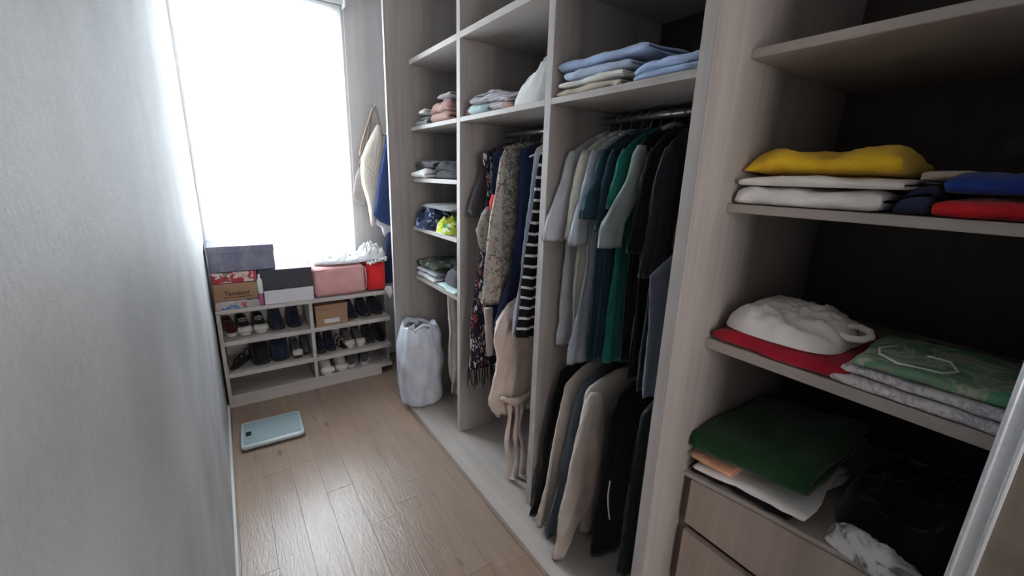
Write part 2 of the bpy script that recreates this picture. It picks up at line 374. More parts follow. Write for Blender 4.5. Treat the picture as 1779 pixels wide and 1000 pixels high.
def heapmb(cx, cy_, z0, rx, ry, h, seed, amp=.35, freq=9, p=2.6, peak=None, nr=30, na=96, sq=3.0, floor_=.001):
    V = [(cx, cy_, z0)]; F = []
    def hh(x, y, rad):
        base = max(0, 1-rad**p)**.5
        q = amp*(1-abs(fr((x*freq, y*freq, 0), seed))*2.4) + amp*.55*(1-abs(fr((x*freq*2.3, y*freq*2.3, 4), seed))*2.4)+amp*.25*(1-abs(fr((x*freq*5, y*freq*5, 8), seed))*2.4)
        k_ = 1.0
        if peak: k_ = .45+.9*math.exp(-(((x-peak[0])/peak[2])**2+((y-peak[1])/peak[3])**2))
        return h*k_*(base*(1-amp)+q*base)
    top = []
    for i in range(nr+1):
        rad = i/nr
        row = []
        for j in range(na):
            a = 2*math.pi*j/na; c, s = math.cos(a), math.sin(a)
            k_ = (abs(c)**sq+abs(s)**sq)**(-1/sq)*(1+.10*fr((c*1.5, s*1.5, 0), seed+3))
            x = cx+rx*rad*k_*c; y = cy_+ry*rad*k_*s
            row.append((x, y, z0+max(floor_, hh(x, y, rad)+h*.12*(1-rad**8))))
        top.append(row)
    V = [p_ for row in top for p_ in row]
    for i in range(nr):
        for j in range(na): F.append((i*na+j, i*na+(j+1) % na, (i+1)*na+(j+1) % na, (i+1)*na+j))
    k_ = len(V); V += [(p_[0], p_[1], z0) for p_ in top[-1]]
    for j in range(na): F.append((nr*na+j, nr*na+(j+1) % na, k_+(j+1) % na, k_+j))
    V.append((cx, cy_, z0)); 
    for j in range(na): F.append((k_+j, k_+(j+1) % na, len(V)-1))
    return MB().add(V, F)
def heap(name, label, cx, cy_, z0, rx, ry, h, mat, seed, cat='cloth', group=None, rz=0, **kw):
    mb = heapmb(cx, cy_, z0, rx, ry, h, seed, **kw)
    if rz:
        R_ = Matrix.Translation((cx, cy_, 0)) @ Matrix.Rotation(rz, 4, 'Z') @ Matrix.Translation((-cx, -cy_, 0))
        mb.v = [tuple(R_ @ Vector(p)) for p in mb.v]
    return tag(mb.build(name, mat, loc=(cx, cy_, z0)), label, cat, group)

def lerp_prof(prof, z):
    for a, b_ in zip(prof, prof[1:]):
        if a[0] >= z >= b_[0]:
            t = (a[0]-z)/((a[0]-b_[0]) or 1)
            return [a[k]+(b_[k]-a[k])*t for k in range(1, 4)]
    return list(prof[-1][1:4])
def loft(prof, y, seed, fold=.010, nf=9, lv=46, na=44, flare=1, rag=0.0, squeeze=1.0, lean=0.0):
    """hanging cloth: rings stacked in z; prof = [(z, x_front, x_back, thickness)] top to bottom"""
    zt, zb = prof[0][0], prof[-1][0]; V = []; F = []
    for i in range(lv+1):
        z = zt+(zb-zt)*i/lv; xf, xb, th = lerp_prof(prof, z)
        xc, a = (xf+xb)/2, (xb-xf)/2; dn = min(1, (zt-z)/.35)
        for j in range(na):
            an = 2*math.pi*j/na; c, s = math.cos(an), math.sin(an)
            x = xc-a*math.copysign(abs(c)**.75, c)
            ww = fold*dn*(math.sin(nf*6.28*(x-xc)/.45+seed+2.2*fr((z*1.4, seed, 0)))+.7*fr((x*12, z*2.5, seed)))
            yy_ = y+th/2*math.copysign(abs(s)**.8, s)*(1+.3*fr((x*14, z*3, seed+4))) + ww + lean*(zt-z)
            xx = x + .010*dn*fr((z*6, s*2, seed+9)) + .005*fr((z*22, s*3, seed+2))
            zz = z
            if i == lv and rag: zz = z + rag*fr((x*40, s*4, seed))
            V.append((xx, yy_, zz))
    for i in range(lv):
        for j in range(na): F.append((i*na+j, i*na+(j+1) % na, (i+1)*na+(j+1) % na, (i+1)*na+j))
    V.append((sum(p[0] for p in V[:na])/na, y, zt+.002)); t = len(V)-1
    for j in range(na): F.append((j, (j+1) % na, t))
    last = lv*na; cxx = sum(p[0] for p in V[last:last+na])/na; cyy = sum(p[1] for p in V[last:last+na])/na
    k_ = len(V)
    for j in range(na):
        p = V[last+j]; V.append((cxx+(p[0]-cxx)*.93, cyy+(p[1]-cyy)*.7, min(p[2]+.03, zt)))
    for j in range(na): F.append((last+j, last+(j+1) % na, k_+(j+1) % na, k_+j))
    V.append((cxx, cyy, min(zb+.06, zt))); t = len(V)-1
    for j in range(na): F.append((k_+j, k_+(j+1) % na, t))
    return MB().add(V, F)

HANG = plain('white_hanger_plastic', (.62, .62, .63), .4); HANGD = plain('dark_hanger_plastic', (.05, .05, .055), .4)
def hanger(y, zr, label, group, mat=HANG, w=.15, drop=.078, x=RX, tilt=0):
    t = thing('hanger', label, 'hanger', (x, y, zr), group)
    pts = []
    R_ = .019
    for k in range(9):
        a = math.radians(205-k*(205+60)/8); pts.append((x+R_*math.cos(a), y, zr+R_*math.sin(a)*.9+.0005))
    pts += [(x+.004, y, zr-.032), (x, y, zr-.045), (x, y, zr-drop+.012)]
    MB().tube(pts, .0022, 6).build('hook', METAL if mat is HANG else HANGD, t)
    zs = zr-drop
    MB().tube([(x-w, y, zs-.044), (x-w*.5, y, zs-.016), (x, y, zs+.01), (x+w*.5, y, zs-.016), (x+w, y, zs-.044)], .004, 6).build('shoulder_bar', mat, t)
    return t
def shirt(name, label, y, mat, zr, seed, cat='shirt', group=None, zsh=None, hem=.82, xf=1.09, xb=1.46, th=.030, sl=(.99, 1.077, 1.28), slb=True, neck=.07, collar=True, fold=.0055, hemx=None, bodymat=None, hang='white', hl=None, lean=0.0, cuff=None):
    """a shirt on a hanger: body, sleeves, collar as parts"""
    zt = (zsh or zr-.06)
    xsh0, xsh1 = xf-.012, 2*RX-(xf-.012)
    hx0, hx1 = hemx or (xf-.004, xb+.01)
    t = thing(name, label, cat, (RX, y, hem), group)
    z1 = zt-.075
    prof = [(zt, RX-neck, RX+neck, .020), (zt-.03, RX-neck-.055, RX+neck+.055, .026), (z1+.012, xsh0+.02, xsh1-.02, .030), (z1-.01, xsh0+.006, xsh1-.006, th),
            (z1-.10, xf+.004, xb-.004, th), ((z1+hem)/2, xf+.008, xb-.01, th*1.05), (hem+.04, hx0, hx1, th*1.1), (hem, hx0, hx1, th*1.1)]
    loft(prof, y, seed, fold=fold, lean=lean).build('body', bodymat or mat, t)
    if sl:
        a, b_, zb = sl
        for fside in (0, 1) if slb else (0,):
            pr = [(z1+.016, xsh0+.012, xsh0+.05, .018), (z1-.012, xsh0-.004, xsh0+.075, th*.9), (z1-.09, xsh0-.022, xsh0+.07, th*1.15), (zb+.08, a+.014, min(b_+.012, xsh0+.07), th*1.3), (zb, a, b_, th*1.35)]
            if fside: pr = [(z, 2*RX-q, 2*RX-p_, h_) for z, p_, q, h_ in pr]
            s_ = loft(pr, y, seed+31+fside, fold=.0035, lv=24, na=26, lean=lean).build('sleeve', mat, t)
            if cuff and not fside:
                MB().tube([(a+(b_-a)*k/8-.001, y-th*.55-.001, zb+.004+.002*math.sin(k)) for k in range(9)], .004, 6).build('cuff', cuff, t)
    if collar:
        MB().tube([(RX-neck*.95, y-.012, zt-.004), (RX-neck*.4, y-.019, zt+.012), (RX, y-.020, zt+.016), (RX+neck*.4, y-.019, zt+.012), (RX+neck*.95, y-.012, zt-.004)], .008, 8).build('collar', mat, t)
    hanger(y, zr, hl or ('hanger holding the ' + label.split(' hanging')[0]), 'hangers on the wardrobe rods', HANG if hang == 'white' else HANGD)
    return t

# ---------------------------------------------------------------- fabrics
F_LGREY = fabric('light_grey_cotton', (.46, .48, .52)); F_CREAM = fabric('cream_cotton', (.60, .58, .50)); F_PALEB = fabric('pale_grey_blue_cotton', (.42, .46, .52))
F_TEALD = fabric('dark_teal_cotton', (.018, .055, .08)); F_TEALN = fabric('teal_navy_cotton', (.012, .033, .055)); F_GREEN = fabric('emerald_cotton', (.010, .13, .10))
F_SAGE = fabric('grey_green_cotton', (.22, .27, .26)); F_BLACK = fabric('black_cotton', (.006, .006, .008)); F_CHAR = fabric('charcoal_cotton', (.016, .017, .021))
F_JEAN = fabric('grey_denim', (.085, .095, .13)); F_BEIGE = fabric('beige_wool', (.46, .40, .36)); F_BEIGEL = fabric('light_beige_cloth', (.50, .45, .40)); F_SLATE = fabric('slate_blue_cloth', (.075, .09, .12))
F_PINKB = fabric('pinkish_cream_crepe', (.58, .48, .43)); F_LBLUE = fabric('pale_blue_cloth', (.50, .56, .68)); F_NAVY = fabric('navy_cloth', (.02, .03, .075))
F_WHITE = fabric('white_cotton', (.83, .82, .81), .06); F_OFFW = fabric('off_white_cotton', (.78, .76, .72), .06); F_YEL = fabric('yellow_terry', (.95, .56, .03), .15, .95, 420, .9)
F_RED = fabric('red_cotton', (.50, .015, .02)); F_DRED = fabric('crimson_cotton', (.36, .012, .03)); F_BLUE = fabric('royal_blue_cotton', (.015, .04, .22))
F_TBLUE = fabric('light_blue_terry', (.34, .43, .62), .12, .95, 420, .9); F_TBLUE2 = fabric('pale_blue_terry', (.45, .53, .68), .1, .95, 420, .9); F_SAND = fabric('sand_towel', (.52, .45, .36), .12, .95, 420, .9)
F_DGREEN = fabric('bottle_green_cloth', (.009, .048, .016)); F_PEACH = fabric('peach_cloth', (.72, .38, .24)); F_OLIVE = fabric('olive_black_cloth', (.06, .065, .055))
F_DGREY = fabric('dark_grey_cloth', (.075, .07, .085)); F_ROSE = fabric('dusty_rose_cloth', (.36, .21, .19)); F_AQUA = fabric('pale_aqua_cloth', (.45, .60, .62)); F_GREY = fabric('mid_grey_cloth', (.30, .29, .30))
P_FLORAL = printed('grey_floral_print', [(0, (.16, .15, .14)), (.3, (.30, .29, .26)), (.55, (.09, .09, .085)), (.75, (.36, .34, .31)), (.9, (.10, .14, .09)), (.96, (.35, .06, .05))], 75)
P_FLORALC = printed('cream_floral_print', [(0, (.37, .34, .30)), (.35, (.27, .25, .22)), (.55, (.36, .33, .29)), (.80, (.24, .09, .08)), (.86, (.36, .33, .29)), (.93, (.10, .10, .09))], 62)
P_BW = printed('black_white_print', [(0, (.02, .02, .03)), (.42, (.55, .54, .54)), (.55, (.02, .02, .035)), (.8, (.50, .47, .46)), (.92, (.3, .06, .07))], 62, stretch=(1, 1, .5))
P_STRIPE = stripes('black_white_stripes', (.62, .60, .58), (.008, .008, .012), .046, .24, 2, .02)
P_GSTR = stripes('grey_pinstripe', (.50, .48, .50), (.30, .27, .29), .009, .5, 2, .02)
P_GREENP = printed('green_leaf_print', [(.25, (.07, .20, .11)), (.42, (.12, .33, .19)), (.5, (.45, .44, .36)), (.56, (.10, .28, .17)), (.66, (.30, .30, .24)), (.78, (.30, .05, .04))], 9, 'noise')
P_WHITEP = printed('white_cloth_grey_print', [(.3, (.62, .58, .59)), (.5, (.66, .63, .63)), (.58, (.34, .34, .40)), (.61, (.62, .60, .60)), (.8, (.5, .48, .48))], 34, 'noise')
P_YG = printed('yellow_green_print', [(0, (.62, .66, .10)), (.4, (.70, .74, .55)), (.6, (.55, .60, .05)), (.8, (.08, .25, .09))], 40)
P_SHELL = printed('black_white_marbled_print', [(.35, (.62, .62, .60)), (.5, (.55, .56, .55)), (.58, (.12, .12, .12)), (.68, (.5, .5, .5))], 14, 'noise')

# ---------------------------------------------------------------- bay 3, upper rod (near bay)
ZR3 = 1.722; G3 = 'shirts on the upper rod of the near bay'
shirt('shirt', 'light grey short-sleeved shirt hanging farthest left on the near bay rod', 1.215, F_LGREY, ZR3, 1, hem=.83, sl=(.985, 1.075, 1.272), group=G3)
shirt('shirt', 'cream shirt hanging with a yellowish turned cuff', 1.155, F_CREAM, ZR3, 2, hem=.845, sl=(1.036, 1.10, 1.285), xf=1.10, group=G3, cuff=F_SAND)
shirt('shirt', 'pale blue-grey shirt hanging just right of the cream one', 1.105, F_PALEB, ZR3, 3, hem=.80, sl=(1.010, 1.095, 1.272), xf=1.10, hemx=(1.045, 1.45), group=G3)
shirt('shirt', 'teal-navy shirt hanging just right of the pale blue-grey one', 1.055, F_TEALD, ZR3, 4, hem=.815, sl=(1.012, 1.10, 1.37), xf=1.095, group=G3)
shirt('shirt', 'dark navy-teal polo shirt hanging left of the emerald shirt', 1.015, F_TEALN, ZR3, 5, hem=.84, sl=(1.05, 1.11, 1.33), xf=1.10, group=G3)
shirt('shirt', 'emerald green shirt hanging between dark teal and grey-green shirts', .975, F_GREEN, ZR3, 6, hem=.845, sl=(1.055, 1.10, 1.41), xf=1.105, group=G3, th=.026)
shirt('shirt', 'large grey-green short-sleeved shirt hanging in front of black ones', .925, F_SAGE, ZR3, 7, hem=.86, sl=(.977, 1.068, 1.292), xf=1.115, hemx=(1.135, 1.45), group=G3, bodymat=F_BLACK, zsh=1.672)
shirt('shirt', 'black shirt hanging right behind the large grey-green shirt', .870, F_BLACK, ZR3, 8, hem=.82, sl=(1.05, 1.12, 1.28), xf=1.115, group=G3, hang='dark')
shirt('shirt', 'charcoal shirt hanging among the black ones in the near bay', .820, F_CHAR, ZR3, 9, hem=.80, sl=(1.055, 1.17, 1.21), xf=1.115, group=G3, hang='dark')
shirt('shirt', 'black long top hanging nearest the white column', .650, F_BLACK, ZR3, 11, hem=.78, sl=(1.03, 1.12, 1.25), xf=1.12, group=G3, hang='dark')
tr = thing('trousers', 'grey-blue denim trousers folded over a hanger near the white column', 'trousers', (RX, .735, .86))
loft([(1.30, 1.10, 1.40, .02), (1.24, 1.0, 1.42, .036), (1.1, 1.01, 1.42, .036), (.90, 1.02, 1.43, .038), (.84, 1.03, 1.43, .038)], .735, 12, fold=.006).build('trouser_leg', F_JEAN, tr)
loft([(1.265, 1.05, 1.40, .016), (1.1, 1.06, 1.40, .018), (.86, 1.09, 1.41, .018)], .708, 13, fold=.006).build('trouser_leg', F_JEAN, tr)
loft([(1.66, 1.24, 1.31, .02), (1.58, 1.10, 1.44, .026), (1.31, 1.08, 1.45, .03)], .735, 14).build('waist', F_BLACK, tr)
hanger(.735, ZR3, 'hanger holding the grey-blue denim trousers', 'hangers on the wardrobe rods', HANGD)

# ---------------------------------------------------------------- bay 3, lower rod
ZL = .822
def lowgarment(name, label, cat, y, prof, mat, seed, slv=None, fold=.006, extra=None):
    t = thing(name, label, cat, (RX, y, prof[-1][0]))
    loft(prof, y, seed, fold=fold, lv=40).build('body', mat, t)
    if slv: loft(slv, y-.026, seed+5, fold=.004, lv=34, na=30).build('sleeve', mat, t)
    hanger(y, ZL, 'low hanger holding the ' + label, 'hangers on the wardrobe rods', HANGD, drop=.055)
    return t
t = lowgarment('jacket', 'black jacket hanging lowest left against the bay divider', 'jacket', 1.195, [(.77, 1.20, 1.36, .02), (.72, 1.10, 1.42, .03), (.60, 1.06, 1.46, .036), (.3, 1.02, 1.47, .036), (.048, .965, 1.47, .04)], F_BLACK, 21)
t = lowgarment('jacket', 'pale beige-grey jacket hanging between black and navy jackets at the bottom', 'jacket', 1.125, [(.775, 1.20, 1.36, .022), (.745, 1.13, 1.42, .034), (.70, 1.066, 1.46, .04), (.60, 1.048, 1.47, .042), (.3, 1.0, 1.47, .040), (.09, .950, 1.46, .040), (.055, .955, 1.45, .038)], F_BEIGEL, 22)
t = lowgarment('jacket', 'slate blue jacket hanging tight behind the big beige jacket', 'jacket', 1.070, [(.765, 1.20, 1.36, .022), (.72, 1.12, 1.42, .03), (.66, 1.075, 1.46, .034), (.3, 1.01, 1.47, .036), (.09, .950, 1.46, .038), (.040, .962, 1.45, .036)], F_SLATE, 23)
t = lowgarment('jacket', 'big light beige jacket hanging with its sleeve reaching the wardrobe floor', 'jacket', 1.000,
               [(.775, 1.20, 1.36, .025), (.755, 1.11, 1.43, .04), (.735, 1.055, 1.46, .046), (.70, 1.045, 1.47, .05), (.55, 1.07, 1.47, .05), (.3, 1.10, 1.46, .046), (.06, 1.09, 1.46, .048)], F_BEIGE, 24,
               [(.728, 1.05, 1.10, .03), (.70, 1.032, 1.115, .05), (.55, .998, 1.14, .054), (.36, .962, 1.155, .05), (.25, .948, 1.10, .046), (.12, .930, 1.02, .04), (.04, .921, .968, .034)])
t = lowgarment('coat', 'black coat hanging low beside the white column', 'coat', .900, [(.775, 1.20, 1.36, .03), (.74, 1.12, 1.42, .045), (.66, 1.08, 1.46, .055), (.3, 1.07, 1.46, .06), (.045, 1.06, 1.46, .06)], F_BLACK, 25)
MB().tube([(1.075, .862, .42), (1.07, .86, .36), (1.075, .858, .31), (1.085, .856, .26), (1.09, .856, .245)], .003, 6).build('drawstring', F_OFFW, t)
t = lowgarment('trousers', 'black trousers hanging low behind the black coat', 'trousers', .790, [(.765, 1.20, 1.36, .03), (.72, 1.12, 1.42, .05), (.5, 1.10, 1.46, .06), (.045, 1.09, 1.46, .06)], F_CHAR, 26)
t = lowgarment('trousers', 'black trousers hanging low right against the column side', 'trousers', .675, [(.765, 1.20, 1.36, .03), (.72, 1.12, 1.42, .05), (.5, 1.07, 1.46, .06), (.045, 1.05, 1.46, .06)], F_BLACK, 27)

# ---------------------------------------------------------------- bay 2 (middle bay)
ZR2 = 1.712; G2 = 'clothes on the rod of the middle bay'
def dress(name, label, cat, y, prof, mat, seed, fold=.009, parts=(), hang=HANG, **kw):
    t = thing(name, label, cat, (RX, y, prof[-1][0]), G2)
    loft(prof, y, seed, fold=fold, **kw).build('body', mat, t)
    hanger(y, ZR2, 'hanger holding the ' + label.split(' hanging')[0], 'hangers on the wardrobe rods', hang)
    return t
shirt('cardigan', 'dark grey cardigan hanging farthest back against the left divider of middle bay', 1.885, F_DGREY, ZR2, 40, cat='cardigan', hem=1.0, sl=(1.03, 1.11, 1.30), xf=1.12, group=G2)
t = dress('dress', 'long black and white printed dress hanging with a fringed hem', 'dress', 1.80, [(1.655, 1.21, 1.34, .02), (1.625, 1.08, 1.44, .03), (1.6, 1.058, 1.46, .034), (1.45, 1.09, 1.46, .034), (1.3, 1.07, 1.46, .036), (1.1, 1.056, 1.46, .038), (.77, 1.005, 1.46, .04), (.50, .985, 1.46, .042)], P_BW, 41)
fr_ = MB(); random.seed(3)
for k in range(46):
    x = .988+.47*k/46
    y = 1.80+.016*math.sin(k*1.3)
    fr_.tube([(x, y, .51), (x+random.uniform(-.006, .006), y+random.uniform(-.006, .006), .45), (x+random.uniform(-.01, .01), y, .395+random.uniform(-.02, .02))], .0035, 5)
tag(fr_.build('fringe', F_BLACK, t), kind='stuff')
t = dress('dress', 'dark navy printed dress hanging between the fringed and floral dresses', 'dress', 1.735, [(1.655, 1.21, 1.34, .02), (1.62, 1.08, 1.44, .03), (1.45, 1.07, 1.46, .034), (1.1, 1.07, 1.46, .036), (.75, 1.075, 1.46, .038), (.585, 1.09, 1.46, .038)], F_NAVY, 42)
loft([(1.42, 1.070, 1.10, .04), (1.385, 1.055, 1.12, .048), (1.34, 1.06, 1.11, .045)], 1.715, 43, fold=.004, lv=14).build('red_sash', F_RED, t)
loft([(1.36, 1.055, 1.075, .02), (1.33, 1.03, 1.10, .045), (1.25, 1.00, 1.10, .055), (1.17, 1.02, 1.09, .05), (1.14, 1.04, 1.075, .02)], 1.745, 44, fold=.006, lv=14).build('printed_trim', P_FLORALC, t)
loft([(.86, 1.03, 1.08, .03), (.75, 1.04, 1.08, .03), (.60, 1.05, 1.085, .028)], 1.715, 45, fold=.003, lv=14).build('pale_lining', F_PINKB, t)
t = dress('dress', 'grey floral dress hanging with cream printed front edge', 'dress', 1.63, [(1.662, 1.20, 1.35, .022), (1.64, 1.08, 1.44, .034), (1.58, 1.055, 1.46, .042), (1.45, 1.035, 1.46, .045), (1.266, 1.005, 1.46, .046), (1.1, .985, 1.45, .048), (.925, .968, 1.40, .05)], P_FLORAL, 46)
loft([(1.585, 1.045, 1.066, .02), (1.45, 1.03, 1.06, .035), (1.34, 1.00, 1.06, .050), (1.2, .985, 1.055, .055), (1.05, .972, 1.06, .06), (.92, .958, 1.065, .062)], 1.617, 47, fold=.003, lv=22, na=26).build('front_border', P_FLORALC, t)
t = dress('top', 'navy blue top hanging just behind the grey floral dress', 'top', 1.57, [(1.655, 1.21, 1.34, .02), (1.62, 1.12, 1.43, .028), (1.2, 1.11, 1.45, .030), (.98, 1.04, 1.44, .034), (.80, .99, 1.40, .036)], F_NAVY, 48)
t = dress('dress', 'long pinkish cream dress hanging with a knotted waist belt', 'dress', 1.512, [(1.655, 1.21, 1.34, .02), (1.62, 1.15, 1.42, .024), (1.2, 1.15, 1.42, .028), (.98, 1.11, 1.42, .034), (.90, .99, 1.42, .046), (.84, .962, 1.36, .052), (.70, .975, 1.30, .055), (.56, .975, 1.26, .06), (.47, .955, 1.24, .062), (.42, .955, 1.22, .064), (.38, .99, 1.20, .06)], F_PINKB, 49, fold=.015, nf=9, rag=.03)
for k, (xa, za, xb, zb, dy) in enumerate(((1.015, .46, 1.02, .05, -.052), (1.05, .46, 1.075, .042, -.056), (1.075, .45, 1.125, .045, -.05))):
    pts = [(xa+(xb-xa)*q/10+.012*math.sin(q*.9+k), 1.50+dy+.010*math.sin(q*.7+k*2), za+(zb-za)*q/10) for q in range(11)]
    MB().tube(pts, .008, 8, [.013, .011, .009, .010, .012, .011, .012, .013, .012, .013, .014]).build('belt_tie', F_PINKB, t)
MB().tube([(.975, 1.458, .505), (1.005, 1.447, .488), (1.035, 1.442, .475), (1.07, 1.443, .468), (1.12, 1.452, .48), (1.19, 1.462, .49)], .017, 10, [.009, .015, .021, .02, .013, .009]).build('belt_knot', F_PINKB, t)
t = dress('trousers', 'pale blue-white trousers hanging beside the striped dress', 'trousers', 1.437, [(1.655, 1.22, 1.33, .018), (1.60, 1.10, 1.44, .022), (1.5, 1.085, 1.45, .024), (1.2, 1.055, 1.45, .026), (.82, 1.005, 1.44, .03)], F_LBLUE, 50, fold=.004)
t = dress('dress', 'black and white horizontally striped dress hanging nearest in the middle bay', 'dress', 1.39, [(1.665, 1.20, 1.35, .02), (1.64, 1.13, 1.42, .03), (1.6, 1.09, 1.46, .036), (1.5, 1.066, 1.46, .04), (1.2, 1.042, 1.46, .042), (.95, 1.022, 1.46, .045), (.82, 1.006, 1.45, .05)], P_STRIPE, 51, fold=.010, nf=8)
# towel-like cloth hanging in the far bay
t = tag(loft([(.835, 1.075, 1.2, .03), (.82, 1.06, 1.25, .05), (.6, 1.065, 1.27, .06), (.3, 1.075, 1.25, .07), (.14, 1.09, 1.2, .07)], 2.19, 60, fold=.014, nf=12).build('hanging_cloth', F_BEIGEL, loc=(1.16, 2.19, .14)),
        'light beige cloth hanging below the lowest far shelf beside the plastic bag', 'cloth')

# ---------------------------------------------------------------- far bay shelves
CG = 'folded clothes on the wardrobe shelves'
S1, S2, S3_, S4_ = 1.7785, 1.4825, 1.1815, .8615
folded('folded_clothing', 'mauve-grey folded clothes at the left end of the upper far shelf', 1.03, 1.25, 2.36, 2.56, S1, .050, 3, F_GREY, 1, group=CG)
folded('folded_clothing', 'white folded shirt lying on the mauve-grey clothes at upper far shelf', 1.02, 1.2, 2.36, 2.47, S1+.062, .022, 2, F_WHITE, 2, group=CG)
folded('folded_clothing', 'dusty rose folded clothes with three folds on the upper far shelf', 1.03, 1.28, 2.09, 2.30, S1, .095, 4, F_ROSE, 3, group=CG)
folded('folded_clothing', 'pale mauve cloth lying on top of the dusty rose clothes', 1.03, 1.25, 2.07, 2.24, S1+.118, .022, 2, F_GREY, 4, group=CG)
folded('folded_clothing', 'white folded towel at the left end of second far shelf', 1.005, 1.26, 2.34, 2.565, S2, .050, 2, F_WHITE, 5, group=CG)
folded('folded_clothing', 'dark plum-grey garment folded over the white towel', 1.03, 1.3, 2.30, 2.56, S2+.060, .040, 2, F_DGREY, 6, group=CG)
folded('folded_clothing', 'charcoal folded garment at the right end of second far shelf', 1.03, 1.3, 2.0, 2.27, S2, .085, 4, F_CHAR, 7, group=CG)
heap('clothes_bundle', 'navy patterned bundle of cloth on the third far shelf', 1.10, 2.44, S3_, .11, .125, .115, printed('navy_print', [(0, (.02, .025, .06)), (.6, (.04, .05, .11)), (.85, (.25, .33, .5))], 40), 8, 'clothes', CG)
folded('folded_clothing', 'light grey garment draped over the navy bundle on third far shelf', 1.04, 1.3, 2.10, 2.54, S3_+.125, .03, 2, F_GREY, 9, group=CG, sag=.5)
heap('folded_clothing', 'yellow-green printed cloth on the third far shelf', 1.08, 2.17, S3_, .075, .10, .075, P_YG, 10, 'clothes', CG)
folded('folded_clothing', 'red cloth behind the yellow-green print on third far shelf', 1.165, 1.35, 2.0, 2.27, S3_, .105, 4, F_RED, 11, group=CG)
folded('folded_clothing', 'grey patterned folded cloth at the bottom of the lowest far shelf pile', 1.02, 1.3, 2.28, 2.56, S4_, .035, 2, P_WHITEP, 12, group=CG)
folded('folded_clothing', 'blue-grey folded cloth in the middle of the lowest far shelf pile', 1.025, 1.3, 2.28, 2.56, S4_+.040, .026, 2, F_PALEB, 13, group=CG)
folded('folded_clothing', 'olive-black patterned garment topping the lowest far shelf pile', 1.02, 1.3, 2.27, 2.57, S4_+.073, .040, 2, printed('olive_print', [(0, (.05, .055, .045)), (.5, (.09, .10, .075)), (.85, (.28, .29, .26))], 45), 14, group=CG)
folded('folded_clothing', 'aqua edged folded cloth under the grey bundle by the divider', 1.012, 1.28, 1.99, 2.25, S4_, .022, 2, F_AQUA, 15, group=CG)
heap('clothes_bundle', 'dark grey-violet bundle on the right of the lowest far shelf', 1.13, 2.12, S4_+.028, .09, .11, .085, F_DGREY, 16, 'clothes', CG)

# middle bay, upper shelf
folded('folded_clothing', 'dusty rose cloth beside the divider on the middle upper shelf', 1.05, 1.25, 1.87, 1.935, S1, .085, 3, F_ROSE, 17, group=CG)
folded('folded_clothing', 'pale aqua folded cloth under the striped clothes in the middle bay', 1.02, 1.25, 1.70, 1.855, S1, .040, 2, F_AQUA, 18, group=CG)
folded('folded_clothing', 'grey striped folded clothes on the middle upper shelf', 1.03, 1.3, 1.66, 1.86, S1+.048, .045, 3, P_GSTR, 19, group=CG)
folded('folded_clothing', 'layered grey clothes between the aqua cloth and white heap', 1.03, 1.28, 1.54, 1.69, S1, .080, 4, P_GSTR, 20, group=CG, rag=.012)
heap('blanket', 'crumpled white blanket heaped to a peak on the middle upper shelf', 1.15, 1.435, S1, .125, .140, .175, F_WHITE, 21, 'blanket', None, peak=(1.17, 1.35, .13, .12), amp=.22, freq=12, p=1.7)
heap('clothing', 'small peach cloth peeking from under the white blanket', 1.035, 1.56, S1, .018, .04, .02, F_ROSE, 22, 'clothes')
# near bay, upper shelf: towels
folded('towel', 'sand towel folded at the bottom of the near bay pile', 1.03, 1.4, .94, 1.235, S1, .026, 2, F_SAND, 23, 'towel', wav=.2)
folded('towel', 'pale beige towel folded second from bottom in the near bay pile', 1.025, 1.4, .93, 1.22, S1+.027, .020, 2, F_OFFW, 24, 'towel', wav=.2)
folded('towel', 'pale blue towel folded in the middle of the near bay pile', 1.03, 1.4, .92, 1.20, S1+.048, .032, 2, F_TBLUE2, 25, 'towel', wav=.35)
folded('towel', 'light blue towel folded on top of the near bay pile', 1.035, 1.42, .86, 1.235, S1+.081, .028, 2, F_TBLUE, 26, 'towel', wav=.45)
folded('towel', 'light blue ribbed towel folded next to the white column', 1.03, 1.4, .62, .895, S1, .048, 4, F_TBLUE, 27, 'towel', wav=.25)

# ---------------------------------------------------------------- near cabinet shelves
T1 = 1.4568
folded('towel', 'white folded towel lowest on the upper cabinet shelf pile', 1.025, 1.36, .270, .545, T1, .042, 2, F_WHITE, 30, 'towel', wav=.30, sag=.1)
folded('towel', 'off-white folded cloth under the yellow towel', 1.03, 1.36, .245, .545, T1+.043, .022, 2, F_OFFW, 31, 'towel', wav=.35, sag=.15)
folded('towel', 'bright yellow towel on top of the white towels', 1.02, 1.34, .262, .548, T1+.065, .060, 1, F_YEL, 32, 'towel', wav=.5, sag=.3)
folded('clothing', 'navy folded cloth beside the white towels on the upper cabinet shelf', 1.04, 1.36, .205, .25, T1, .055, 3, F_NAVY, 33, 'clothes')
folded('clothing', 'beige lace piece trailing right of the yellow towel', 1.10, 1.3, .16, .235, T1+.062, .020, 2, F_SAND, 34, 'clothes')
folded('clothing', 'bright red folded cloth on the upper cabinet shelf', 1.03, 1.36, -.15, .195, T1, .036, 2, F_RED, 35, 'clothes', wav=.3)
folded('clothing', 'royal blue folded cloth on top of the red cloth', 1.05, 1.36, -.15, .19, T1+.040, .040, 2, F_BLUE, 36, 'clothes', wav=.4)
T2 = 1.1098
folded('clothing', 'crimson folded cloth under the white shirt on the middle cabinet shelf', 1.02, 1.34, .25, .540, T2, .036, 2, F_DRED, 37, 'clothes', wav=.35)
t = thing('shirt', 'white folded shirt lying on the crimson cloth', 'shirt', (1.17, .42, T2+.04))
heapmb(1.165, .41, T2+.038, .135, .132, .055, 38, amp=.30, freq=10, sq=4, p=4).build('body', F_WHITE, t)
MB().tube([(1.14+.028*math.cos(a*.7854), .285+.03*math.sin(a*.7854), T2+.078+.008*math.cos(a*.7854)) for a in range(9)], .008, 8).build('collar', F_WHITE, t)
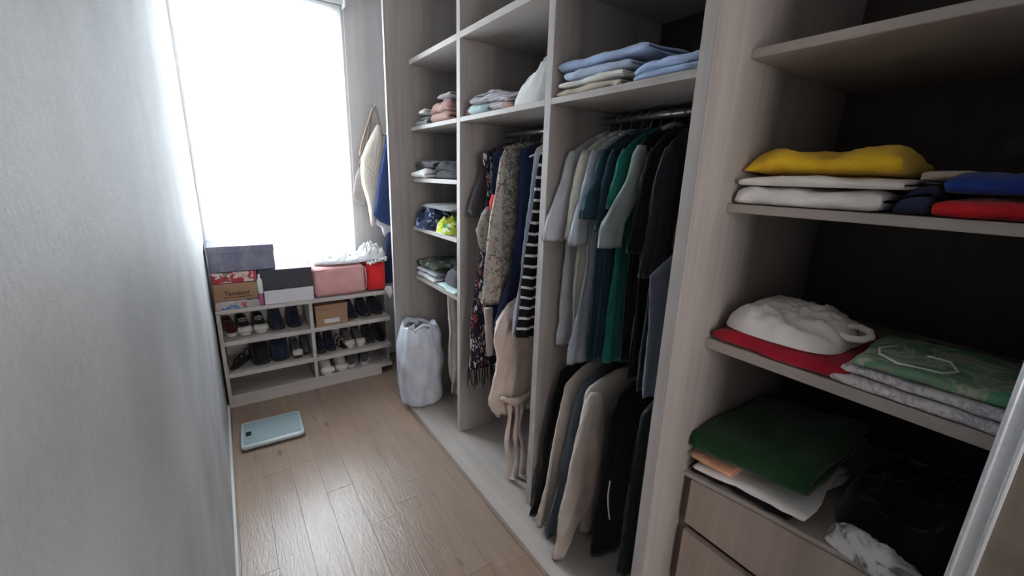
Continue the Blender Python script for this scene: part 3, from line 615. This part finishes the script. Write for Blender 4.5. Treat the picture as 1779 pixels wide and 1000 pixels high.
folded('bed_linen', 'white printed linen folded at the bottom of the green pile', 1.015, 1.28, -.06, .272, T2, .023, 2, P_WHITEP, 39, 'bed linen', wav=.2, sag=.1)
folded('bed_linen', 'grey-white printed linen folded in the middle of the green pile', 1.02, 1.28, -.06, .262, T2+.024, .019, 2, P_WHITEP, 40, 'bed linen', wav=.2, sag=.1)
gl = folded('bed_linen', 'green and white patterned linen folded on top of its pile', 1.03, 1.29, -.06, .250, T2+.044, .022, 2, P_GREENP, 41, 'bed linen', wav=.3, sag=.12)
bpy.context.view_layer.update()
def ontop(ob, x, y):
    hit, p, n_, k_ = ob.ray_cast(Vector((x, y, 2))-ob.location, Vector((0, 0, -1)))
    return p.z+ob.location.z if hit else None
pp = [(1.094, 0.212), (1.045, 0.232), (1.004, 0.222), (0.974, 0.186), (0.945, 0.15), (0.949, 0.136), (0.992, 0.127), (1.026, 0.111), (1.07, 0.129), (1.073, 0.163)]
pz = [(x+.075, y, ontop(gl, x+.075, y)) for x, y in pp]
MB().tube([(x, y, z+.001) for x, y, z in pz if z], .0028, 6).build('white_piping', F_WHITE, gl)

T3 = .7035
folded('clothing', 'black folded cloth lowest on the drawer unit', 1.02, 1.34, .29, .540, T3, .020, 2, F_BLACK, 42, 'clothes', sk=True)
folded('clothing', 'white folded cloth with a pointed corner above the black cloth', 1.012, 1.30, .262, .535, T3+.022, .024, 2, F_WHITE, 43, 'clothes', wav=.35, rag=.02, sk=True)
folded('clothing', 'peach folded cloth peeking out under the dark green pile', 1.005, 1.25, .42, .535, T3+.053, .018, 2, F_PEACH, 44, 'clothes', wav=.4, sk=True)
folded('clothing', 'dark green folded blanket on the drawer unit', 1.01, 1.42, .262, .545, T3+.073, .075, 2, F_DGREEN, 45, 'blanket', wav=.2, sag=.12, sk=True)
heap('clothing', 'black and navy heap of clothes at the right on the drawer unit', 1.24, .075, T3+.047, .19, .175, .11, F_BLACK, 46, 'clothes', rz=0)
heap('clothing', 'crumpled white and grey patterned cloth before the black heap', 1.03, .135, T3+.047, .035, .085, .045, P_SHELL, 47, 'clothes', amp=.3, freq=14, rz=-.1)

# ---------------------------------------------------------------- white plastic bag in the far bay
PLAST, nt, b = nmat('white_plastic_film', .35, .5); b.inputs['Base Color'].default_value = (.62, .67, .78, 1)
co = coords(nt); n1 = N(nt, 'ShaderNodeTexNoise', Scale=9.0, Detail=4.0, Distortion=.6); nt.links.new(co, n1.inputs['Vector'])
nt.links.new(ramp(nt, n1.outputs[0], [(.35, (.53, .58, .70)), (.65, (.66, .69, .76))]), b.inputs['Base Color']); bump(nt, b, n1.outputs[0], .5, .02)
def bag(name, label, cat, cx, cy_, z0, rx, ry, h, mat, seed, crease=.012, mouth=.75, inner=None, top_fold=.03):
    t = thing(name, label, cat, (cx, cy_, z0)); V = []; F = []; na = 64; lv = 40
    for i in range(lv+1):
        u = i/lv; rad = (min(1, (u/.10))**.45*.06+.94) if u < .1 else 1+.06*math.sin(u*3.0)
        if u > .8: rad *= 1-(1-mouth)*((u-.8)/.2)**1.6
        if u < .05: rad *= .90+.1*(u/.05)**.5
        for j in range(na):
            a = 2*math.pi*j/na; c, s = math.cos(a), math.sin(a)
            k_ = (abs(c)**2.6+abs(s)**2.6)**(-1/2.6)
            w_ = crease*(fr((c*2.4, s*2.4, u*3.5), seed)*1.8+(1-abs(fr((c*5, s*5, u*2.2), seed+2))*2.4)*.7*(.3+u))
            V.append((cx+(rx*rad*k_+w_)*c, cy_+(ry*rad*k_+w_)*s, z0+.001+h*u+(.035*fr((c*2, s*2, 1), seed)*u**4 if u > .4 else 0)))
    for i in range(lv):
        for j in range(na): F.append((i*na+j, i*na+(j+1) % na, (i+1)*na+(j+1) % na, (i+1)*na+j))
    F.append(tuple(range(na))[::-1])
    k_ = len(V)
    for j in range(na):
        p = V[lv*na+j]; V.append((cx+(p[0]-cx)*.86, cy_+(p[1]-cy_)*.86, p[2]-.03))
    for j in range(na): F.append((lv*na+j, lv*na+(j+1) % na, k_+(j+1) % na, k_+j))
    MB().add(V, F).build('bag_body', mat, t)
    if inner: 
        mb = heapmb(cx, cy_, z0+h*.80, rx*mouth*.92, ry*mouth*.92, h*.16, seed+4, amp=.4, freq=16); mb.build('contents', inner, t)
    return t
bg = bag('plastic_bag', 'full white plastic bag standing on the wardrobe base in the far bay', 'bag', .965, 2.415, .0345, .125, .120, .545, PLAST, 4, inner=F_GREY)
MB().tube([(.90, 2.33, .56), (.95, 2.31, .60), (1.0, 2.31, .585), (1.05, 2.33, .55), (1.07, 2.37, .50)], .010, 8).build('rim_fold', PLAST, bg)

# ---------------------------------------------------------------- hooks and bags on the far wall
def puffy(outline, y, th, seed=0, nr=9, amp=.004, quilt=0, flip=1):
    """pillow-like slab from an outline [(x,z)] standing in an x-z plane"""
    pts = [Vector((x, z)) for x, z in outline]; den = []
    for a, b_ in zip(pts, pts[1:]+pts[:1]):
        n_ = max(1, int((b_-a).length/.02))
        den += [a+(b_-a)*k_/n_ for k_ in range(n_)]
    c = sum(den, Vector((0, 0)))/len(den); na = len(den); V = []; F = []
    for side in (-1, 1):
        for i in range(nr+1):
            s_ = i/nr
            for p in den:
                q = c+(p-c)*s_; d = th/2*math.sqrt(max(0, 1-s_**3))
                if quilt: d += .006*abs(math.sin((q.x+q.y)*quilt)*math.sin((q.x-q.y)*quilt))*(1-s_**6)
                V.append((q.x, y+side*d+amp*fr((q.x*14, q.y*14, side), seed), q.y))
    for s in (0, 1):
        o_ = s*(nr+1)*na
        for i in range(nr):
            for j in range(na): F.append((o_+i*na+j, o_+i*na+(j+1) % na, o_+(i+1)*na+(j+1) % na, o_+(i+1)*na+j))
    return MB().add(V, F)
F_QUILT = fabric('quilted_cream_cloth', (.62, .56, .48), .08); F_STRAP = fabric('tan_strap_leather', (.30, .23, .18)); F_GBAG = fabric('grey_brown_canvas', (.36, .33, .31)); F_NBAG = fabric('navy_canvas', (.03, .05, .14))
hk = tag(MB().tube([(1.012, YF-.001, 1.965), (1.012, YF-.05, 1.96), (1.012, YF-.075, 1.972), (1.012, YF-.08, 1.99)], .006, 8).build('wall_hook', METAL, loc=(1.012, YF, 1.96)), 'metal hook carrying the quilted cream tote bag', 'hook')
hk2 = tag(MB().tube([(1.062, YF-.001, 1.785), (1.062, YF-.15, 1.768), (1.062, YF-.175, 1.778), (1.062, YF-.18, 1.795)], .006, 8).build('wall_hook', METAL, loc=(1.06, YF, 1.775)), 'metal hook carrying the navy canvas bag beside the wardrobe end', 'hook')
t = thing('tote_bag', 'quilted cream tote bag hanging by a tan strap from a wall hook', 'bag', (.965, 3.27, 1.1))
puffy([(1.018, 1.853), (.985, 1.80), (.931, 1.705), (.884, 1.602), (.876, 1.50), (.881, 1.417), (.912, 1.291), (.932, 1.104), (.962, 1.108), (1.009, 1.334), (1.048, 1.589), (1.051, 1.734), (1.035, 1.84)], 3.245, .065, 3, quilt=75).build('bag_body', F_QUILT, t)
MB().tube([(.886, 3.27, 1.62), (.90, 3.27, 1.69), (.95, 3.275, 1.83), (1.0, 3.278, 1.955), (1.013, 3.278, 1.972), (1.024, 3.276, 1.95), (1.04, 3.272, 1.86), (1.056, 3.27, 1.74)], .009, 8).build('strap', F_STRAP, t)
t = thing('shoulder_bag', 'grey-brown canvas bag hanging behind the cream tote', 'bag', (.87, 3.312, 1.25))
puffy([(.915, 1.58), (.885, 1.545), (.859, 1.499), (.835, 1.41), (.822, 1.331), (.838, 1.289), (.912, 1.254), (.93, 1.40), (.926, 1.54)], 3.302, .028, 5).build('bag_body', F_GBAG, t)
MB().tube([(.838, 3.308, 1.30), (.870, 3.308, 1.50), (.93, 3.310, 1.70), (1.005, 3.315, 1.966), (1.012, 3.315, 1.972), (.96, 3.312, 1.72), (.918, 3.308, 1.55)], .005, 6).build('strap', F_STRAP, t)
t = thing('canvas_bag', 'navy canvas bag hanging against the wardrobe end panel', 'bag', (1.02, 3.175, 1.1))
puffy([(1.060, 1.753), (1.035, 1.68), (1.013, 1.587), (.985, 1.47), (.962, 1.34), (.937, 1.199), (.977, 1.150), (1.056, 1.115), (1.10, 1.13), (1.12, 1.40), (1.095, 1.66)], 3.175, .045, 7).build('bag_body', F_NBAG, t)
MB().tube([(1.045, 3.178, 1.70), (1.056, 3.180, 1.765), (1.062, 3.182, 1.778), (1.07, 3.180, 1.765), (1.085, 3.178, 1.70)], .006, 6).build('strap', F_NBAG, t)
t = tag(puffy([(.957, 1.172), (.962, 1.125), (1.01, 1.095), (1.02, 1.05), (1.03, 1.02), (1.06, 1.03), (1.09, 1.08), (1.06, 1.14), (1.0, 1.165)], 3.245, .04, 9).build('cloth', F_WHITE, loc=(1.02, 3.245, 1.02)), 'white cloth corner showing below the navy canvas bag', 'cloth')
t = tag(puffy([(1.03, 1.06), (1.005, 1.0), (1.01, .9), (.992, .80), (.993, .67), (1.05, .665), (1.15, .67), (1.15, 1.04), (1.08, 1.08)], 3.17, .06, 11).build('jacket', F_NAVY, loc=(1.07, 3.17, .665)), 'dark navy garment bunched beside the red bag behind the wardrobe end', 'jacket')

# ---------------------------------------------------------------- boxes on the shoe rack
ZT = .6605
CARD = plain('brown_cardboard', (.33, .20, .125), .8, .2); BLK = plain('black_card', (.035, .037, .05), .45); WBOX = plain('white_card', (.60, .59, .62), .5); INK = plain('dark_ink', (.06, .03, .02), .8)
P_BBOX = printed('blue_grey_box_print', [(.3, (.13, .13, .19)), (.5, (.19, .19, .26)), (.62, (.24, .25, .29)), (.75, (.15, .14, .22))], 13, 'noise', .5, (1, 1, .6))
P_RBOX = printed('red_white_print', [(0, (.36, .045, .05)), (.38, (.62, .52, .50)), (.62, (.33, .03, .05)), (.8, (.55, .35, .30)), (.92, (.20, .19, .19))], 34, 'vor', .5)
P_MBOX = printed('multicolour_print', [(0, (.45, .40, .38)), (.35, (.50, .44, .40)), (.55, (.42, .06, .15)), (.68, (.40, .42, .36)), (.8, (.10, .20, .42)), (.9, (.55, .50, .5))], 30, 'vor', .4)
def rbox(name, label, x0, x1, y0, y1, z0, z1, mat, lid=None, lidmat=None, rz=0, cat='box'):
    t = thing(name, label, cat, ((x0+x1)/2, (y0+y1)/2, z0), rz=0)
    zt = z1-(lid or 0)
    MB().box(x0, x1, y0, y1, z0, z1-.002, .002).build('box_body', mat, t)
    if lid: MB().box(x0-.003, x1+.003, y0-.003, y1+.003, z1-lid, z1, .002).build('lid', lidmat or mat, t)
    return t
rbox('printed_box', 'flat multicoloured printed box lowest in the stack by the left wall', -.099, .140, 3.0, 3.25, ZT, ZT+.052, P_MBOX)
t = rbox('cardboard_box', 'brown cardboard box with dark lettering on the printed box', -.098, .132, 3.0, 3.27, ZT+.053, .822, CARD)
tc = bpy.data.curves.new('lettering', 'FONT'); tc.body = 'Terraland'; tc.size = .040; tc.extrude = .0006; tc.align_x = 'CENTER'; tc.offset = .0006
to = bpy.data.objects.new('tmp', tc); COL.objects.link(to); bpy.context.view_layer.update()
me = bpy.data.meshes.new_from_object(to.evaluated_get(bpy.context.evaluated_depsgraph_get())); bpy.data.objects.remove(to)
me.materials.clear(); me.materials.append(INK)
lt = bpy.data.objects.new('lettering', me); COL.objects.link(lt); lt.parent = t
lt.matrix_parent_inverse = Matrix.Identity(4); lt.location = Vector((.022, 2.9988, .745))-Vector(t.location); lt.rotation_euler = (math.radians(90), 0, 0); lt.scale = (.82, 1, 1)
MB().box(-.050, .100, 2.9985, 3.0, .731, .735, 0).build('printed_line', INK, t)
rbox('gift_box', 'red and white patterned box on top of the brown cardboard box', -.098, .136, 3.01, 3.28, .823, .886, P_RBOX)
rbox('storage_box', 'large blue-grey marbled box topmost by the left wall', -.100, .246, 3.03, 3.31, .8875, 1.045, P_BBOX, lid=.045)
rbox('shoe_box', 'white shoe box below the black box', .163, .452, 2.995, 3.24, ZT, .752, WBOX)
rbox('shoe_box', 'black shoe box lying on the white one', .146, .448, 3.0, 3.25, .753, .884, BLK, lid=.03)
t = thing('bottle', 'small white bottle squeezed between the cardboard and black boxes', 'bottle', (.146, 2.985, ZT))
def lathe(prof, cx, cy_, na=18):
    V = []; F = []
    for r_, z in prof:
        for j in range(na): V.append((cx+r_*math.cos(2*math.pi*j/na), cy_+r_*math.sin(2*math.pi*j/na), z))
    for i in range(len(prof)-1):
        for j in range(na): F.append((i*na+j, i*na+(j+1) % na, (i+1)*na+(j+1) % na, (i+1)*na+j))
    F.append(tuple(range(na))[::-1]); F.append(tuple((len(prof)-1)*na+j for j in range(na)))
    return MB().add(V, F)
PINKC = plain('pink_plastic', (.40, .12, .25), .4)
lathe([(.010, ZT), (.013, ZT+.004), (.013, ZT+.07), (.012, ZT+.08)], .146, 2.992, 14).build('pink_base', PINKC, t)
lathe([(.010, ZT+.08), (.0155, ZT+.088), (.0155, ZT+.165), (.010, ZT+.178), (.006, ZT+.182), (.006, ZT+.205)], .146, 2.99, 14).build('bottle_body', F_WHITE if False else plain('white_plastic', (.72, .76, .74), .35), t)
# quilt bag, red bag, film
PINKQ = fabric('pink_quilt_cloth', (.62, .34, .33), .08)
def pillowbox(x0, x1, y0, y1, z0, z1, seed, rnd=.03, puff=.012, n=14, amp=.006):
    bm = bmesh.new(); bmesh.ops.create_cube(bm, size=2); bmesh.ops.subdivide_edges(bm, edges=bm.edges[:], cuts=n, use_grid_fill=True)
    hx, hy, hz = (x1-x0)/2, (y1-y0)/2, (z1-z0)/2; c = Vector(((x0+x1)/2, (y0+y1)/2, (z0+z1)/2))
    V = []
    for p in bm.verts:
        q = p.co.copy(); L = Vector((q.x*hx, q.y*hy, q.z*hz)); inn = Vector([max(-h_+rnd, min(h_-rnd, l_)) for l_, h_ in zip(L, (hx, hy, hz))])
        d = L-inn
        if d.length > 1e-6: L = inn+d.normalized()*rnd
        pf = puff*(1-q.x**2 if abs(q.x) < 1 else 0) if abs(q.y) > .999 else 0
        if abs(q.y) > .999: L.y += math.copysign(puff*(1-q.x**4)*(1-q.z**4), q.y)
        nn = amp*fr((L.x*12, L.y*12, L.z*12), seed)+amp*.6*(fr((L.x*35, L.y*35, L.z*20), seed+1))
        L += (L.normalized() if L.length else Vector((0, 0, 1)))*nn
        w_ = c+L; w_.z = max(w_.z, z0+.0005); V.append(w_[:])
    F = [[v_.index for v_ in f_.verts] for f_ in bm.faces]; bm.free()
    return MB().add(V, F)
t = thing('quilt_bag', 'pink quilt packed in a clear zip bag on the shoe rack', 'bag', (.635, 3.13, ZT))
pillowbox(.462, .806, 3.0, 3.27, ZT, .868, 3, .032, .012).build('bag_body', PINKQ, t)
MB().tube([(.475, 2.998, .85), (.55, 2.99, .858), (.64, 2.988, .86), (.72, 2.99, .859), (.795, 2.998, .852)], .005, 6).build('piping', PINKQ, t)
MB().tube([(.802, 2.998, .70), (.806, 2.996, .78), (.800, 2.998, .85)], .005, 6).build('piping', PINKQ, t)
t = thing('red_bag', 'bright red bag with white drawstring frill beside the pink quilt', 'bag', (.885, 3.12, ZT))
pillowbox(.814, .955, 3.01, 3.22, ZT, .872, 8, .03, .012).build('bag_body', fabric('red_bag_cloth', (.62, .025, .03)), t)
MB().tube([(.820+.14*k/14, 3.0+.012*math.sin(k*1.9), .872+.010*math.sin(k*2.3)+.002*k) for k in range(15)], .009, 8).build('frill', F_WHITE, t)
FILM, nt, b = nmat('clear_white_film', .3, .5); b.inputs['Base Color'].default_value = (.80, .80, .82, 1); b.inputs['Transmission Weight'].default_value = .15
co = coords(nt); n1 = N(nt, 'ShaderNodeTexNoise', Scale=22.0, Detail=4.0, Distortion=1.0); nt.links.new(co, n1.inputs['Vector']); bump(nt, b, n1.outputs[0], .7, .02)
mb = heapmb(.70, 3.13, .884, .22, .12, .045, 6, amp=.4, freq=14)
t = tag(mb.build('plastic_wrap', FILM, loc=(.70, 3.13, .884)), 'white plastic wrapping lying on top of the pink quilt bag', 'plastic wrap')
mb = heapmb(.885, 3.12, .898, .092, .11, .085, 9, amp=.5, freq=22, p=1.8)
t = tag(mb.build('plastic_bag', FILM, loc=(.885, 3.12, .898)), 'crumpled clear plastic bag topping the red bag', 'plastic bag')
t = tag(puffy([(.935, .655), (.925, .68), (.945, .70), (.975, .695), (.985, .66), (.975, .61), (.96, .60)], 2.972, .02, 13).build('tissue', F_WHITE, loc=(.95, 2.972, .6)), 'white scrap hanging over the right end of the shoe rack top', 'tissue')

# ---------------------------------------------------------------- shoes
RUB = plain('white_rubber', (.62, .61, .58), .55); RUBD = plain('black_rubber', (.03, .03, .032), .5); SHB = fabric('black_shoe_cloth', (.018, .018, .024)); SHN = fabric('navy_shoe_cloth', (.02, .028, .055)); SHG = fabric('grey_mesh', (.12, .12, .13)); SHW = fabric('white_canvas', (.66, .65, .62)); SHL = fabric('shoe_lining', (.05, .05, .055)); SHBR = fabric('maroon_suede', (.10, .02, .025)); SHT = fabric('tan_leather', (.30, .24, .20))
def outline(L, w, n=28, f0=0., f1=1., sc=1.):
    """footprint between fractions f0 (heel) and f1 (toe); toe at -y"""
    P = []
    for j in range(n):
        a = 2*math.pi*j/n; s = (1-math.cos(a))/2; s2 = f0+(f1-f0)*s
        wd = w*(abs(math.sin(a))**.62)*(.74+.30*s2)*sc*.5
        P.append((math.copysign(wd, math.sin(a)), L/2-L*s2))
    return P
def rings(lst, cap_bottom=True, cap_top=True):
    V = []; F = []; n = len(lst[0][0])
    for P, z in lst:
        V += [(x, y, z if not callable(z) else z(y)) for x, y in P]
    for i in range(len(lst)-1):
        for j in range(n): F.append((i*n+j, i*n+(j+1) % n, (i+1)*n+(j+1) % n, (i+1)*n+j))
    if cap_bottom: F.append(tuple(range(n))[::-1])
    if cap_top: F.append(tuple((len(lst)-1)*n+j for j in range(n)))
    return MB().add(V, F)
def shoe(label, loc, rz, upper, sole, L=.26, w=.095, h=.085, kind='sneaker', group=None, toe=None, lace=None):
    t = thing({'boot': 'ankle_boot', 'sandal': 'sandal', 'slipper': 'slipper'}.get(kind, 'shoe'), label, {'boot': 'boot', 'sandal': 'sandal', 'slipper': 'slipper'}.get(kind, 'shoe'), loc, group, rz)
    hs = .022 if kind in ('sneaker', 'slipper') else .014
    rings([(outline(L, w, sc=.96), 0), (outline(L, w), .004), (outline(L, w), hs-.003), (outline(L, w, sc=.96), hs)]).build('sole', sole, t, local=True)
    if kind in ('sneaker', 'boot', 'slipper'):
        H = h; loc_dummy = None
        fr1 = {'sneaker': .46, 'boot': .44, 'slipper': .5}[kind]; bk = .16 if kind == 'boot' else 0
        ls = [(outline(L*.98, w, sc=.93), hs), (outline(L*.97, w, f1=.99, sc=.93), hs+.012), (outline(L*.96, w, f1=.93+bk*.3, sc=.90+bk*.3), hs+.026), (outline(L*.95, w, f1=.80+bk, sc=.84+bk*.6), hs+.042+bk*.2),
              (outline(L*.94, w, f0=.01, f1=.64+bk*1.2, sc=.80+bk), hs+(H-hs)*.72), (outline(L*.94, w, f0=.02, f1=fr1, sc=.80), H)]
        if ls[3][1] > ls[4][1]: ls[4] = (ls[4][0], ls[3][1]+.006); ls[5] = (ls[5][0], max(H, ls[4][1]+.008))
        ztop = ls[-1][1]
        ls += [(outline(L*.94, w, f0=.045, f1=fr1-.02, sc=.68), ztop-.002), (outline(L*.94, w, f0=.05, f1=fr1+.04, sc=.64), hs+.012)]
        rings(ls).build('upper', upper, t, local=True)
        rings([(outline(L*.9, w, f0=.06, f1=fr1+.03, sc=.62), hs+.013), (outline(L*.9, w, f0=.06, f1=fr1+.03, sc=.6), hs+.016)]).build('insole', SHL, t, local=True)
        if toe:
            rings([(outline(L*1.0, w, f0=.74, f1=1.0, sc=1.0), hs-.004), (outline(L*1.0, w, f0=.74, f1=.995, sc=.98), hs+.014), (outline(L*.99, w, f0=.76, f1=.95, sc=.86), hs+.031)]).build('toe_cap', toe, t, local=True)
        if lace:
            m = MB()
            for q in range(4):
                y = -L*(.02+.055*q); z = hs+.060-.009*q
                m.tube([(-.022, y, z-.006), (0, y-.003, z+.004), (.022, y, z-.006)], .003, 6)
            m.build('laces', lace, t, local=True)
    else:
        for k_, (yy_, hh_) in enumerate(((-L*.22, .045), (-L*.02, .055), (L*.28, .06))):
            m = MB().tube([((w*.45)*math.cos(math.pi*q/10), yy_+(.012 if q % 10 else 0), .012+hh_*math.sin(math.pi*q/10)) for q in range(11)], .006, 6)
            m.build('strap', upper, t, local=True)
    return t
SG = 'shoes on the rack'
R1z, R2z, R3z = .4525, .2345, .0765
yS = 3.20
shoe('maroon shoe standing at the far left of the top tier', (-.05, 3.205, R1z), .15, SHBR, SHW if False else RUB, L=.25, w=.08, h=.07, group=SG)
shoe('black sneaker with thick white sole, left one on the top tier', (.028, yS-.005, R1z), .1, SHB, RUB, L=.26, w=.09, h=.082, group=SG, lace=SHW, toe=RUB)
shoe('black sneaker with thick white sole, right one on the top tier', (.122, yS-.005, R1z), .05, SHB, RUB, L=.26, w=.09, h=.082, group=SG, lace=SHW, toe=RUB)
shoe('dark navy sneaker left of its mate at the top tier middle', (.225, yS, R1z), .05, SHN, RUBD, L=.25, w=.1, h=.11, group=SG, lace=SHG)
shoe('dark navy sneaker right of its mate next to the rack divider', (.335, yS, R1z), -.04, SHN, RUBD, L=.25, w=.1, h=.11, group=SG, lace=SHG)
t = rbox('cardboard_box', 'brown shoe box with a white label inside the rack', .452, .662, 3.005, 3.29, R1z, .605, CARD, lid=.035, lidmat=plain('brown_lid', (.30, .18, .12), .8, .2))
MB().box(.505, .605, 3.0025, 3.005, .472, .502, 0).build('paper_label', WBOX, t)
for i, x in enumerate((.715, .815, .905)):
    shoe(('black shoe next to the brown box on the top tier', 'black shoe in the middle of the top right tier', 'black shoe at the right end of the top tier')[i], (x, yS, R1z), .03, SHN, RUBD, L=.255, w=.09, h=.095, group=SG)
# tier 2
shoe('black flat sandal lying askew at the left of the middle tier', (-.005, 3.15, R2z), -.55, SHB, RUBD, L=.23, w=.05, h=.03, kind='sandal', group=SG)
shoe('bulky black padded boot left of the pair on the middle tier', (.105, 3.175, R2z), .05, SHB, RUBD, L=.25, w=.125, h=.15, kind='boot', group=SG)
shoe('bulky black padded boot right of the pair on the middle tier', (.225, 3.18, R2z), -.05, SHN, RUBD, L=.25, w=.125, h=.145, kind='boot', group=SG)
shoe('small dark shoe with grey toe beside the black boots', (.325, 3.17, R2z), .02, SHG, RUBD, L=.24, w=.07, h=.08, group=SG, toe=RUB)
shoe('small dark grey shoe touching the rack divider', (.385, 3.195, R2z), 0, SHG, RUBD, L=.24, w=.05, h=.09, group=SG)
shoe('navy shoe left of its mate right of the divider on middle tier', (.475, 3.17, R2z), .03, SHN, RUBD, L=.26, w=.085, h=.115, group=SG)
shoe('navy shoe right of its mate on the middle tier', (.556, 3.19, R2z), -.03, SHN, RUBD, L=.26, w=.08, h=.11, group=SG)
shoe('brown strappy sandal with looped straps on the middle tier', (.622, 3.17, R2z), .25, SHT, RUBD, L=.24, w=.06, h=.03, kind='sandal', group=SG)
shoe('grey shoe with pale toe, left one on the middle tier', (.680, 3.17, R2z), 0, SHG, RUB, L=.25, w=.075, h=.10, group=SG, toe=RUB)
shoe('grey shoe with pale toe, right one on the middle tier', (.757, 3.17, R2z), 0, SHG, RUB, L=.25, w=.075, h=.10, group=SG, toe=RUB)
shoe('black shoe second from the right end of the middle tier', (.842, 3.19, R2z), 0, SHB, RUBD, L=.26, w=.08, h=.10, group=SG)
shoe('black shoe at the right end of the middle tier', (.920, 3.19, R2z), 0, SHB, RUBD, L=.26, w=.075, h=.10, group=SG)
# tier 3
shoe('white canvas sneaker next to the divider on the bottom tier', (.495, 3.125, R3z), .06, SHW, RUB, L=.26, w=.10, h=.10, group=SG, toe=RUB, lace=SHB)
shoe('white canvas sneaker right of its mate on the bottom tier', (.605, 3.145, R3z), -.02, SHW, RUB, L=.26, w=.10, h=.10, group=SG, toe=RUB, lace=SHB)
shoe('grey running shoe left of its mate on the bottom tier', (.705, 3.165, R3z), -.35, SHG, RUB, L=.25, w=.08, h=.075, group=SG, lace=SHW)
shoe('grey running shoe right of its mate on the bottom tier', (.805, 3.165, R3z), -.35, SHG, RUB, L=.25, w=.08, h=.075, group=SG, lace=SHW)

# ---------------------------------------------------------------- bathroom scale
AQ = plain('pale_aqua_plastic', (.42, .50, .51), .35, .5); AQ2 = plain('aqua_glass_top', (.30, .385, .40), .18, .6); SCR = plain('dark_display', (.02, .03, .04), .2)
t = thing('bathroom_scale', 'pale aqua bathroom scale with a dark display on the floor', 'scale', (.097, 2.565, 0), rz=math.radians(-2))
def rrect(hx, hy, r_, n=6):
    P = []
    for q, (sx_, sy_) in enumerate(((1, 1), (-1, 1), (-1, -1), (1, -1))):
        for k_ in range(n+1):
            a = math.pi/2*(q+k_/n); P.append((sx_*(hx-r_)+r_*math.cos(a), sy_*(hy-r_)+r_*math.sin(a)))
    return P
rings([(rrect(.152, .132, .02), .008), (rrect(.158, .138, .024), .014), (rrect(.158, .138, .024), .026), (rrect(.154, .134, .022), .030)]).build('scale_body', AQ, t, local=True)
rings([(rrect(.143, .112, .012), .0295), (rrect(.143, .112, .012), .0315), (rrect(.141, .110, .011), .0322)]).build('glass_plate', AQ2, t, local=True)
m = MB().box(-.133, -.106, -.030, .016, .0318, .0332, .0004); m.build('display', SCR, t, local=True)
for x in (-.12, .12):
    for y in (-.10, .10): lathe([(.014, 0), (.016, .004), (.016, .009)], x, y, 12).build('foot', RUBD, t, local=True)
